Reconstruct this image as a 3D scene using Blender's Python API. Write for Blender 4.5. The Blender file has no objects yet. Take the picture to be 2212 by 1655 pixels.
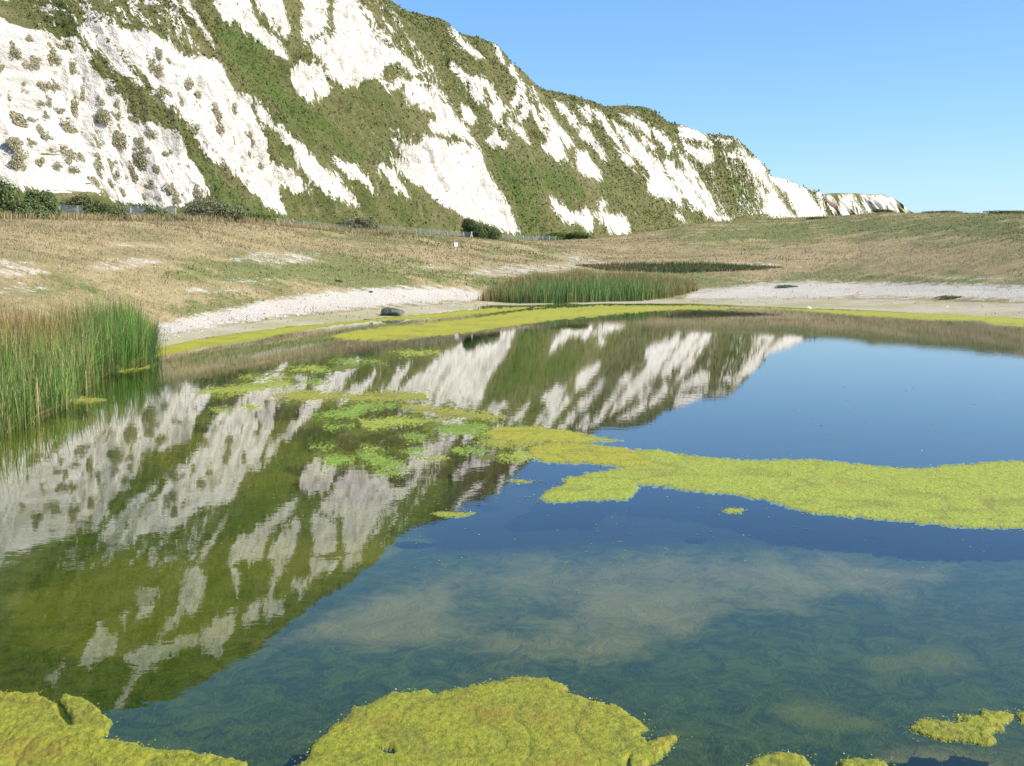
import bpy, math, random
import numpy as np
from mathutils import Matrix, Vector

random.seed(7)
RNG = np.random.default_rng(7)
scene = bpy.context.scene
COL = scene.collection

# ------------------------------------------------------------------ camera, sky, sun, exposure
H_CAM = 3.2
TILT = math.radians(6.25)
FPX, XC, YC = 2400.0, 1106.0, 827.5          # focal length and centre, in units of a 2212 px wide picture
cam = bpy.data.cameras.new('camera')
cam.sensor_width = 36.0
cam.lens = 36.0 * FPX / 2212.0
cam.clip_start = 0.1
cam.clip_end = 8000
camo = bpy.data.objects.new('camera', cam)
camo.location = (0, 0, H_CAM)
camo.rotation_euler = (math.pi / 2 - TILT, 0, 0)
COL.objects.link(camo)
scene.camera = camo

SUN_AZ = math.radians(104)     # clockwise from +Y
SUN_EL = math.radians(41)
world = bpy.data.worlds.new('World')
scene.world = world
world.use_nodes = True
wn = world.node_tree
wn.nodes.clear()
sky = wn.nodes.new('ShaderNodeTexSky')
sky.sky_type = 'NISHITA'
sky.sun_disc = False
sky.sun_elevation = SUN_EL
sky.sun_rotation = SUN_AZ
sky.altitude = 0
sky.air_density = 1.0
sky.dust_density = 0.4
sky.ozone_density = 2.0
bg = wn.nodes.new('ShaderNodeBackground')
bg.inputs['Strength'].default_value = 0.14
wo = wn.nodes.new('ShaderNodeOutputWorld')
hs = wn.nodes.new('ShaderNodeHueSaturation')
hs.inputs['Saturation'].default_value = 1.45
hs.inputs['Hue'].default_value = 0.50
gm = wn.nodes.new('ShaderNodeGamma')          # the photograph's sky falls off gently from zenith to horizon
gm.inputs['Gamma'].default_value = 0.62
wn.links.new(sky.outputs[0], gm.inputs['Color'])
wn.links.new(gm.outputs[0], hs.inputs['Color'])
tn = wn.nodes.new('ShaderNodeVectorMath'); tn.operation = 'MULTIPLY'
tn.inputs[1].default_value = (0.94, 1.21, 1.58)
wn.links.new(hs.outputs[0], tn.inputs[0])
wn.links.new(tn.outputs[0], bg.inputs['Color'])
wn.links.new(bg.outputs[0], wo.inputs['Surface'])
sl = bpy.data.lights.new('sun', 'SUN')
sl.energy = 5.0
sl.angle = math.radians(0.53)
sl.color = (1.0, 0.955, 0.88)
so = bpy.data.objects.new('sun', sl)
sd_ = Vector((math.sin(SUN_AZ) * math.cos(SUN_EL), math.cos(SUN_AZ) * math.cos(SUN_EL), math.sin(SUN_EL)))
so.rotation_euler = sd_.to_track_quat('Z', 'Y').to_euler()
so.location = sd_ * 500
COL.objects.link(so)
scene.view_settings.view_transform = 'Standard'
scene.view_settings.look = 'None'
scene.view_settings.gamma = 1
scene.view_settings.exposure = 0.80
scene.view_settings.use_curve_mapping = False
scene.render.engine = 'CYCLES'
scene.cycles.max_bounces = 8
scene.cycles.transparent_max_bounces = 12

# ------------------------------------------------------------------ helpers
CT, ST = math.cos(TILT), math.sin(TILT)


def slope(y):                       # picture row -> dZ/dY of its ray
    v = (YC - np.asarray(y, float)) / FPX
    return (-ST + v * CT) / (CT + v * ST)


def lat(x, y):                      # picture point -> dX/dY of its ray
    v = (YC - np.asarray(y, float)) / FPX
    return (np.asarray(x, float) - XC) / FPX / (CT + v * ST)


def to_px(P):
    X, Y, Z = P[..., 0], P[..., 1], P[..., 2] - H_CAM
    zc = np.maximum(Y * CT - Z * ST, 0.05)
    yc = Y * ST + Z * CT
    return XC + FPX * X / zc, YC - FPX * yc / zc


def on_plane(x, y, z=0.0):
    Y = (z - H_CAM) / slope(y)
    return np.stack([Y * lat(x, y), Y, np.full_like(Y, z)], -1)


def lerp1(x, pts):
    a = np.array(pts, float)
    return np.interp(x, a[:, 0], a[:, 1])


def hash2(ix, iy, seed):
    n = (ix.astype(np.int64) * 374761393 + iy.astype(np.int64) * 668265263 + seed * 974634777) & 0x7fffffff
    n = ((n ^ (n >> 13)) * 1274126177) & 0x7fffffff
    n = n ^ (n >> 16)
    return (n & 0xffff) / 65535.0


def noise2(x, y, seed=0):           # value noise, -1..1
    ix, iy = np.floor(x), np.floor(y)
    fx, fy = x - ix, y - iy
    fx = fx * fx * fx * (fx * (fx * 6 - 15) + 10)
    fy = fy * fy * fy * (fy * (fy * 6 - 15) + 10)
    a, b = hash2(ix, iy, seed), hash2(ix + 1, iy, seed)
    c, d = hash2(ix, iy + 1, seed), hash2(ix + 1, iy + 1, seed)
    return ((a * (1 - fx) + b * fx) * (1 - fy) + (c * (1 - fx) + d * fx) * fy) * 2 - 1


def fbm(x, y, oct=4, seed=0, gain=0.5):
    r = 0; a = 1; s = 0
    for o in range(oct):
        r = r + a * noise2(x * 2 ** o + 17.3 * o, y * 2 ** o - 9.1 * o, seed + o)
        s += a; a *= gain
    return r / s


def poly_sd(px, py, poly):          # signed distance, positive inside
    poly = np.array(poly, float)
    q = np.roll(poly, -1, 0)
    best = np.full(px.shape, 1e18)
    ins = np.zeros(px.shape, bool)
    for (x0, y0), (x1, y1) in zip(poly, q):
        dx, dy = x1 - x0, y1 - y0
        L = dx * dx + dy * dy + 1e-12
        t = np.clip(((px - x0) * dx + (py - y0) * dy) / L, 0, 1)
        best = np.minimum(best, (px - x0 - t * dx) ** 2 + (py - y0 - t * dy) ** 2)
        if y0 != y1:
            c = ((y0 > py) != (y1 > py)) & (px < (x1 - x0) * (py - y0) / (y1 - y0) + x0)
            ins ^= c
    d = np.sqrt(best)
    return np.where(ins, d, -d)


def field(px, py, polys, pad=40.0):  # max of signed distances of many polygons
    out = np.full(px.shape, -pad)
    fx, fy, fo = px.ravel(), py.ravel(), out.ravel()
    for p in polys:
        a = np.array(p, float)
        sel = np.where((fx > a[:, 0].min() - pad) & (fx < a[:, 0].max() + pad) &
                       (fy > a[:, 1].min() - pad) & (fy < a[:, 1].max() + pad))[0]
        if len(sel):
            fo[sel] = np.maximum(fo[sel], poly_sd(fx[sel], fy[sel], a))
    return fo.reshape(px.shape)


def tag(o, label=None, cat=None, group=None, kind=None):
    if label: o['label'] = label
    if cat: o['category'] = cat
    if group: o['group'] = group
    if kind: o['kind'] = kind
    return o


def link(name, me, mat=None, parent=None):
    if mat is not None and not me.materials:
        me.materials.append(mat)
    o = bpy.data.objects.new(name, me)
    COL.objects.link(o)
    if parent is not None:
        o.parent = parent
    return o


def empty(name, loc=(0, 0, 0), rz=0.0):
    o = bpy.data.objects.new(name, None)
    o.empty_display_size = 0.3
    o.location = loc
    o.rotation_euler = (0, 0, rz)
    COL.objects.link(o)
    return o


def mesh_np(name, V, F, smooth=True):
    V = np.ascontiguousarray(V, np.float32)
    F = np.ascontiguousarray(F, np.int32)
    me = bpy.data.meshes.new(name)
    n, k = F.shape
    me.vertices.add(len(V)); me.vertices.foreach_set('co', V.ravel())
    me.loops.add(n * k); me.loops.foreach_set('vertex_index', F.ravel())
    me.polygons.add(n)
    me.polygons.foreach_set('loop_start', np.arange(0, n * k, k, dtype=np.int32))
    me.polygons.foreach_set('loop_total', np.full(n, k, np.int32))
    me.polygons.foreach_set('use_smooth', np.full(n, smooth, bool))
    me.update(calc_edges=True)
    me.validate()
    return me


def attr_f(me, name, a):
    at = me.attributes.new(name, 'FLOAT', 'POINT')
    at.data.foreach_set('value', np.ascontiguousarray(a, np.float32).ravel())


def attr_v(me, name, a):
    at = me.attributes.new(name, 'FLOAT_VECTOR', 'POINT')
    at.data.foreach_set('vector', np.ascontiguousarray(a, np.float32).ravel())


def attr_c(me, name, a):            # a: n x 3
    at = me.attributes.new(name, 'FLOAT_COLOR', 'POINT')
    b = np.ones((len(a), 4), np.float32); b[:, :3] = a
    at.data.foreach_set('color', b.ravel())


def grid_faces(n, m, keep=None):
    i = np.arange(n - 1)[:, None] * m + np.arange(m - 1)[None, :]
    F = np.stack([i, i + 1, i + m + 1, i + m], -1).reshape(-1, 4)
    if keep is not None:
        k = keep.ravel()
        F = F[k[F].any(1)]
    return F


def compact(V, F, *attrs):
    used = np.unique(F)
    mp = np.full(len(V), -1); mp[used] = np.arange(len(used))
    return (V[used], mp[F]) + tuple(a[used] for a in attrs)


# ---- node helper
class NT:
    def __init__(self, name):
        self.m = bpy.data.materials.new(name)
        self.m.use_nodes = True
        self.t = self.m.node_tree
        self.t.nodes.clear()
        self.out = self.t.nodes.new('ShaderNodeOutputMaterial')

    def n(self, typ, **kw):
        nd = self.t.nodes.new(typ)
        for k, v in kw.items():
            if k.startswith('i_'):
                key = k[2:]
                key = int(key) if key.isdigit() else key.replace('_', ' ')
                s = nd.inputs[key]
                if hasattr(v, 'is_output') or isinstance(v, bpy.types.NodeSocket):
                    self.t.links.new(v, s)
                else:
                    s.default_value = v
            else:
                setattr(nd, k, v)
        return nd

    def attr(self, name):
        return self.n('ShaderNodeAttribute', attribute_name=name)

    def noise(self, vec, scale, detail=5, rough=0.55, dist=0.0):
        return self.n('ShaderNodeTexNoise', i_Vector=vec, i_Scale=scale, i_Detail=detail, i_Roughness=rough, i_Distortion=dist).outputs['Fac']

    def math(self, op, a, b=0.0, c=0.0, clamp=False):
        nd = self.n('ShaderNodeMath', operation=op, use_clamp=clamp)
        for i, v in enumerate((a, b, c)):
            if isinstance(v, bpy.types.NodeSocket): self.t.links.new(v, nd.inputs[i])
            else: nd.inputs[i].default_value = v
        return nd.outputs[0]

    def ramp(self, fac, lo, hi):
        nd = self.n('ShaderNodeMapRange', i_Value=fac)
        nd.interpolation_type = 'SMOOTHSTEP'
        nd.inputs['From Min'].default_value = lo
        nd.inputs['From Max'].default_value = hi
        return nd.outputs[0]

    def mix(self, fac, a, b, blend='MIX'):
        nd = self.n('ShaderNodeMix', data_type='RGBA', blend_type=blend)
        for s, v in ((nd.inputs[0], fac), (nd.inputs[6], a), (nd.inputs[7], b)):
            if isinstance(v, bpy.types.NodeSocket): self.t.links.new(v, s)
            else: s.default_value = v if not isinstance(v, tuple) else (v + (1,))[:4]
        return nd.outputs[2]

    def mapping(self, vec, scale):
        return self.n('ShaderNodeMapping', i_Vector=vec, i_Scale=scale).outputs[0]

    def bsdf(self, color, rough=0.9, spec=0.2, normal=None, **kw):
        b = self.n('ShaderNodeBsdfPrincipled')
        for key, v in (('Base Color', color), ('Roughness', rough), ('Specular IOR Level', spec)):
            if isinstance(v, bpy.types.NodeSocket): self.t.links.new(v, b.inputs[key])
            else: b.inputs[key].default_value = v if not isinstance(v, tuple) else (v + (1,))[:4]
        if normal is not None: self.t.links.new(normal, b.inputs['Normal'])
        self.t.links.new(b.outputs[0], self.out.inputs['Surface'])
        return b

    def dim(self, c, f):
        return self.mix(1.0, c, (f, f, f), 'MULTIPLY')

    def bump(self, h, strength, dist):
        return self.n('ShaderNodeBump', i_Height=h, i_Strength=strength, i_Distance=dist).outputs[0]


# ------------------------------------------------------------------ materials
def mat_cliff():
    k = NT('cliff_chalk_and_turf')
    uv = k.attr('fall').outputs['Vector']          # metres along the crest, metres down the fall line
    F = k.attr('chalk').outputs['Fac']
    D = k.attr('far').outputs['Fac']
    pos = k.n('ShaderNodeNewGeometry').outputs['Position']
    el = k.mapping(uv, (1.0, 0.75, 1.0))
    # edge noise is scaled with the size of the features
    fw = k.ramp(D, 150.0, 420.0)
    near_n = k.noise(el, 1.25, 8, 0.70)
    far_n = k.noise(el, 0.45, 8, 0.70)
    n1 = k.math('ADD', k.math('MULTIPLY', near_n, k.math('SUBTRACT', 1.0, fw)), k.math('MULTIPLY', far_n, fw))
    n2 = k.noise(k.mapping(uv, (1.0, 0.3, 1.0)), 3.6, 5, 0.65)
    nn = k.math('ADD', k.math('MULTIPLY', k.math('SUBTRACT', n1, 0.5), 52.0), k.math('MULTIPLY', k.math('SUBTRACT', n2, 0.5), 22.0))
    m = k.math('ADD', F, nn)
    n3 = k.noise(k.mapping(uv, (1.0, 0.35, 1.0)), 0.22, 4, 0.65)
    m = k.math('ADD', m, k.math('MULTIPLY', k.math('SUBTRACT', n3, 0.5), 48.0))
    n5 = k.noise(k.mapping(uv, (1.0, 0.16, 1.0)), 0.75, 5, 0.7)
    m = k.math('ADD', m, k.math('MULTIPLY', k.math('SUBTRACT', n5, 0.5), 40.0))
    chalk = k.ramp(m, -0.7, 0.7)
    # turf
    g1 = k.noise(k.mapping(uv, (1.0, 0.5, 1.0)), 0.06, 5, 0.6)
    g2 = k.noise(k.mapping(uv, (1.0, 0.6, 1.0)), 0.5, 6, 0.7)
    g3 = k.noise(pos, 2.5, 4, 0.7)
    lush = k.attr('lush').outputs['Fac']
    c = k.mix(k.ramp(g1, 0.38, 0.62), (0.150, 0.138, 0.058), (0.098, 0.112, 0.036))
    c = k.mix(k.ramp(g2, 0.50, 0.68), c, (0.200, 0.165, 0.092))
    c = k.mix(k.ramp(k.math('ADD', g2, k.math('MULTIPLY', lush, 0.30)), 0.72, 0.90), c, (0.085, 0.120, 0.028))
    dk = k.ramp(k.math('ADD', g3, k.math('MULTIPLY', lush, 0.08)), 0.58, 0.72)
    c = k.mix(k.math('MULTIPLY', dk, 0.75), c, (0.035, 0.065, 0.020))
    g4 = k.noise(pos, 0.9, 5, 0.75)
    c = k.mix(k.math('MULTIPLY', k.ramp(g4, 0.50, 0.64), 0.55), c, (0.060, 0.075, 0.025))
    c = k.dim(c, 0.98)
    # chalk
    st = k.noise(k.mapping(uv, (1.0, 0.12, 1.0)), 1.1, 6, 0.7)
    bd = k.noise(pos, 0.35, 5, 0.6)
    w = k.mix(k.ramp(st, 0.42, 0.75), (0.66, 0.615, 0.54), (0.49, 0.455, 0.39))
    w = k.mix(k.math('MULTIPLY', k.ramp(bd, 0.55, 0.8), 0.5), w, (0.62, 0.56, 0.47))
    sp = k.noise(k.mapping(uv, (1.0, 0.8, 1.0)), 1.5, 5, 0.7)
    w = k.mix(k.math('MULTIPLY', k.ramp(k.noise(k.mapping(uv, (1.0, 0.35, 1.0)), 0.8, 6, 0.75), 0.44, 0.60), 0.75), w, (0.385, 0.350, 0.295))
    w = k.mix(k.math('MULTIPLY', k.ramp(sp, 0.61, 0.65), 0.85), w, (0.15, 0.135, 0.075))
    tint = k.attr('rust').outputs['Fac']
    w = k.mix(tint, w, (0.66, 0.46, 0.30))
    w = k.dim(w, 0.97)
    col = k.mix(chalk, c, w)
    hb = k.math('ADD', k.math('MULTIPLY', g3, 1.2), k.math('MULTIPLY', st, 0.8))
    hb = k.math('ADD', hb, k.math('ADD', k.math('MULTIPLY', g2, 1.5), k.math('MULTIPLY', g4, 1.6)))
    k.bsdf(col, 0.95, 0.05, k.bump(hb, 0.6, 0.7))
    return k.m


def mat_ground():
    k = NT('dry_grassland')
    pos = k.n('ShaderNodeNewGeometry').outputs['Position']
    G = k.attr('gravel').outputs['Fac']
    N = k.attr('green').outputs['Fac']
    S = k.attr('sand').outputs['Fac']
    a = k.noise(pos, 0.16, 7, 0.66)
    b = k.noise(pos, 0.75, 7, 0.72)
    f = k.noise(pos, 6.0, 4, 0.7)
    f2 = k.noise(pos, 14.0, 3, 0.7)
    c = k.mix(k.ramp(a, 0.36, 0.64), (0.300, 0.232, 0.118), (0.200, 0.168, 0.080))
    c = k.mix(k.ramp(b, 0.52, 0.66), c, (0.315, 0.250, 0.145))
    gm = k.math('ADD', k.math('MULTIPLY', N, 0.035), k.math('MULTIPLY', k.math('SUBTRACT', a, 0.39), 6.0))
    gm = k.math('ADD', gm, k.math('MULTIPLY', k.math('SUBTRACT', b, 0.5), 4.0))
    c = k.mix(k.ramp(gm, 0.1, 0.9), c, (0.140, 0.150, 0.052))
    c = k.mix(k.math('MULTIPLY', k.ramp(f, 0.50, 0.68), 0.5), c, (0.095, 0.080, 0.040))
    c = k.mix(k.math('MULTIPLY', k.ramp(k.noise(pos, 2.6, 6, 0.75), 0.56, 0.64), 0.5), c, (0.40, 0.34, 0.26))
    # pale stones and bare chalk rubble
    st = k.mix(k.ramp(f2, 0.4, 0.62), (0.32, 0.285, 0.23), (0.52, 0.475, 0.40))
    st = k.mix(k.math('MULTIPLY', k.ramp(f, 0.56, 0.66), 0.6), st, (0.26, 0.23, 0.16))
    gr = k.math('ADD', k.math('MULTIPLY', G, 0.14), k.math('MULTIPLY', k.math('SUBTRACT', b, 0.5), 6.0))
    gr = k.math('ADD', gr, k.math('MULTIPLY', k.math('SUBTRACT', f, 0.5), 3.0))
    c = k.mix(k.ramp(gr, -0.3, 0.4), c, st)
    # wet silt beside the water
    sa = k.mix(k.ramp(a, 0.4, 0.6), (0.36, 0.315, 0.235), (0.29, 0.265, 0.15))
    sa = k.mix(k.math('MULTIPLY', k.ramp(b, 0.5, 0.65), 0.5), sa, (0.33, 0.29, 0.10))
    sa = k.mix(k.math('MULTIPLY', k.ramp(f, 0.62, 0.7), 0.5), sa, (0.14, 0.12, 0.08))
    sm = k.math('ADD', k.math('MULTIPLY', S, 0.3), k.math('MULTIPLY', k.math('SUBTRACT', b, 0.5), 4.0))
    c = k.mix(k.ramp(sm, -0.3, 0.5), c, sa)
    h = k.math('ADD', k.math('MULTIPLY', b, 1.0), k.math('MULTIPLY', f, 0.35))
    c = k.dim(c, 1.05)
    k.bsdf(c, 0.95, 0.05, k.bump(h, 0.7, 0.25))
    return k.m


def mat_bed():
    k = NT('pond_bed_silt_and_weed')
    pos = k.n('ShaderNodeNewGeometry').outputs['Position']
    S = k.attr('silt').outputs['Fac']
    Y = k.attr('yellow').outputs['Fac']
    q = k.mapping(pos, (1, 0.6, 1))
    a = k.noise(q, 0.8, 6, 0.6, 0.6)
    b = k.noise(pos, 3.0, 6, 0.7, 1.2)
    f = k.noise(pos, 22.0, 4, 0.75, 2.0)
    c = k.mix(k.ramp(b, 0.35, 0.68), (0.018, 0.034, 0.004), (0.052, 0.072, 0.007))
    c = k.mix(k.math('MULTIPLY', k.ramp(f, 0.48, 0.66), 0.45), c, (0.045, 0.070, 0.010))
    c = k.mix(k.math('MULTIPLY', k.ramp(f, 0.55, 0.40), 0.0), c, (0.0, 0.0, 0.0))
    ym = k.math('ADD', k.math('MULTIPLY', Y, 0.02), k.math('MULTIPLY', k.math('SUBTRACT', a, 0.5), 2.5))
    c = k.mix(k.math('MULTIPLY', k.ramp(ym, 0.0, 0.9), 0.7), c, (0.105, 0.105, 0.010))
    sm = k.math('ADD', k.math('MULTIPLY', S, 0.035), k.math('MULTIPLY', k.math('SUBTRACT', a, 0.5), 6.0))
    sm = k.math('ADD', sm, k.math('MULTIPLY', k.math('SUBTRACT', b, 0.5), 2.0))
    c = k.mix(k.math('MULTIPLY', k.ramp(sm, -0.8, 2.2), 0.85), c, (0.170, 0.140, 0.045))
    dp = k.ramp(k.math('ADD', k.attr('deep_dark').outputs['Fac'], k.math('SUBTRACT', a, 0.5)), -0.5, 0.8)
    c = k.mix(dp, c, (0.010, 0.014, 0.010))  # bed colour darkened as if deeper, softening the mats' shadows
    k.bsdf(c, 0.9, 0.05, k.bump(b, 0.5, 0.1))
    return k.m


def mat_water():
    k = NT('pond_water')
    pos = k.n('ShaderNodeNewGeometry').outputs['Position']
    n1 = k.noise(k.mapping(pos, (1.0, 1.5, 1.0)), 2.2, 3, 0.5, 0.3)
    n2 = k.noise(k.mapping(pos, (1.0, 1.7, 1.0)), 9.0, 2, 0.5, 0.2)
    cm = k.noise(pos, 0.10, 2, 0.5)
    amp = k.n('ShaderNodeMapRange', i_Value=cm)
    amp.inputs['From Min'].default_value = 0.35; amp.inputs['From Max'].default_value = 0.65
    amp.inputs['To Min'].default_value = 0.5; amp.inputs['To Max'].default_value = 1.3
    h = k.math('ADD', k.math('MULTIPLY', n1, 1.0), k.math('MULTIPLY', n2, 0.16))
    h = k.math('MULTIPLY', h, amp.outputs[0])
    bp = k.bump(h, 1.0, 0.00075)
    geo = k.n('ShaderNodeNewGeometry')            # Schlick's reflectance, the same from above and below
    dt = k.n('ShaderNodeVectorMath', operation='DOT_PRODUCT')
    k.t.links.new(geo.outputs['Incoming'], dt.inputs[0]); k.t.links.new(bp, dt.inputs[1])
    cs = k.math('ABSOLUTE', dt.outputs['Value'])
    fr = k.math('ADD', 0.022, k.math('MULTIPLY', 0.978, k.math('POWER', k.math('SUBTRACT', 1.0, cs, clamp=True), 4.7)))
    gl = k.n('ShaderNodeBsdfGlossy')
    gl.inputs['Roughness'].default_value = 0.0
    gl.inputs['Color'].default_value = (0.93, 0.93, 0.93, 1)
    k.t.links.new(bp, gl.inputs['Normal'])
    tr = k.n('ShaderNodeBsdfTransparent')
    tr.inputs['Color'].default_value = (0.86, 0.92, 0.78, 1)
    mx = k.n('ShaderNodeMixShader')
    k.t.links.new(fr, mx.inputs[0])
    k.t.links.new(tr.outputs[0], mx.inputs[1])
    k.t.links.new(gl.outputs[0], mx.inputs[2])
    k.t.links.new(mx.outputs[0], k.out.inputs['Surface'])
    return k.m


def mat_algae(name, base, alt, brown, scale=1.0, fleck=0.5):
    k = NT(name)
    pos = k.n('ShaderNodeNewGeometry').outputs['Position']
    low = k.attr('low').outputs['Fac']
    a = k.noise(pos, 1.3 * scale, 5, 0.65)
    b = k.noise(pos, 9.0 * scale, 5, 0.75)
    d = k.noise(pos, 35.0 * scale, 3, 0.7)
    c = k.mix(k.ramp(b, 0.40, 0.62), base, alt)
    c = k.mix(k.math('MULTIPLY', k.ramp(a, 0.5, 0.7), 0.7), c, brown)
    c = k.mix(k.math('MULTIPLY', k.ramp(b, 0.56, 0.70), fleck), c, (0.085, 0.135, 0.008))
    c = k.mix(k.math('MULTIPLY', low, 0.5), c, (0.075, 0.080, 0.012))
    h = k.math('ADD', b, k.math('MULTIPLY', d, 0.5))
    rg = k.n('ShaderNodeMapRange', i_Value=d)
    rg.inputs['From Min'].default_value = 0.55; rg.inputs['From Max'].default_value = 0.70
    rg.inputs['To Min'].default_value = 0.8; rg.inputs['To Max'].default_value = 0.08
    c = k.dim(c, 0.86)
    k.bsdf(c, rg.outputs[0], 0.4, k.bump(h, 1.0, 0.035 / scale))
    return k.m


def mat_leafy(name, rough=0.6, spec=0.25, trans=0.25):
    k = NT(name)
    c = k.dim(k.attr('col').outputs['Color'], 1.05)
    b = k.bsdf(c, rough, spec)
    if trans:
        tl = k.n('ShaderNodeBsdfTranslucent')
        k.t.links.new(c, tl.inputs['Color'])
        mx = k.n('ShaderNodeMixShader')
        mx.inputs[0].default_value = trans
        k.t.links.new(b.outputs[0], mx.inputs[1])
        k.t.links.new(tl.outputs[0], mx.inputs[2])
        k.t.links.new(mx.outputs[0], k.out.inputs['Surface'])
    return k.m


def mat_plain(name, c, c2=None, scale=5.0, rough=0.8, bump=0.0, spec=0.2):
    k = NT(name)
    pos = k.n('ShaderNodeTexCoord').outputs['Object']
    n = k.noise(pos, scale, 5, 0.65)
    col = k.mix(k.ramp(n, 0.35, 0.65), c, c2 if c2 else tuple(v * 0.8 for v in c))
    k.bsdf(col, rough, spec, k.bump(n, bump, 0.05) if bump else None)
    return k.m


M_CLIFF = mat_cliff(); M_GROUND = mat_ground(); M_BED = mat_bed(); M_WATER = mat_water()
M_BLADE = mat_leafy('grass_and_reed_blades')
M_LEAF = mat_leafy('scrub_leaves', 0.7, 0.15, 0.2)
M_UNDER = mat_leafy('submerged_weed', 0.9, 0.0, 0.0)

# ------------------------------------------------------------------ chalk cliff
C1 = lambda L: [(x * .3272, y * .3272) for x, y in L]
C2 = lambda L: [(483.4 + x * .3271, y * .3271) for x, y in L]
C3 = lambda L: [(966.8 + x * .2979, 48.3 + y * .2979) for x, y in L]
C4 = lambda L: [(1450.2 + x * .3444, 193.4 + y * .3444) for x, y in L]
CR = lambda L: [(x * .4159, 966.8 + y * .4159) for x, y in L]

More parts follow.
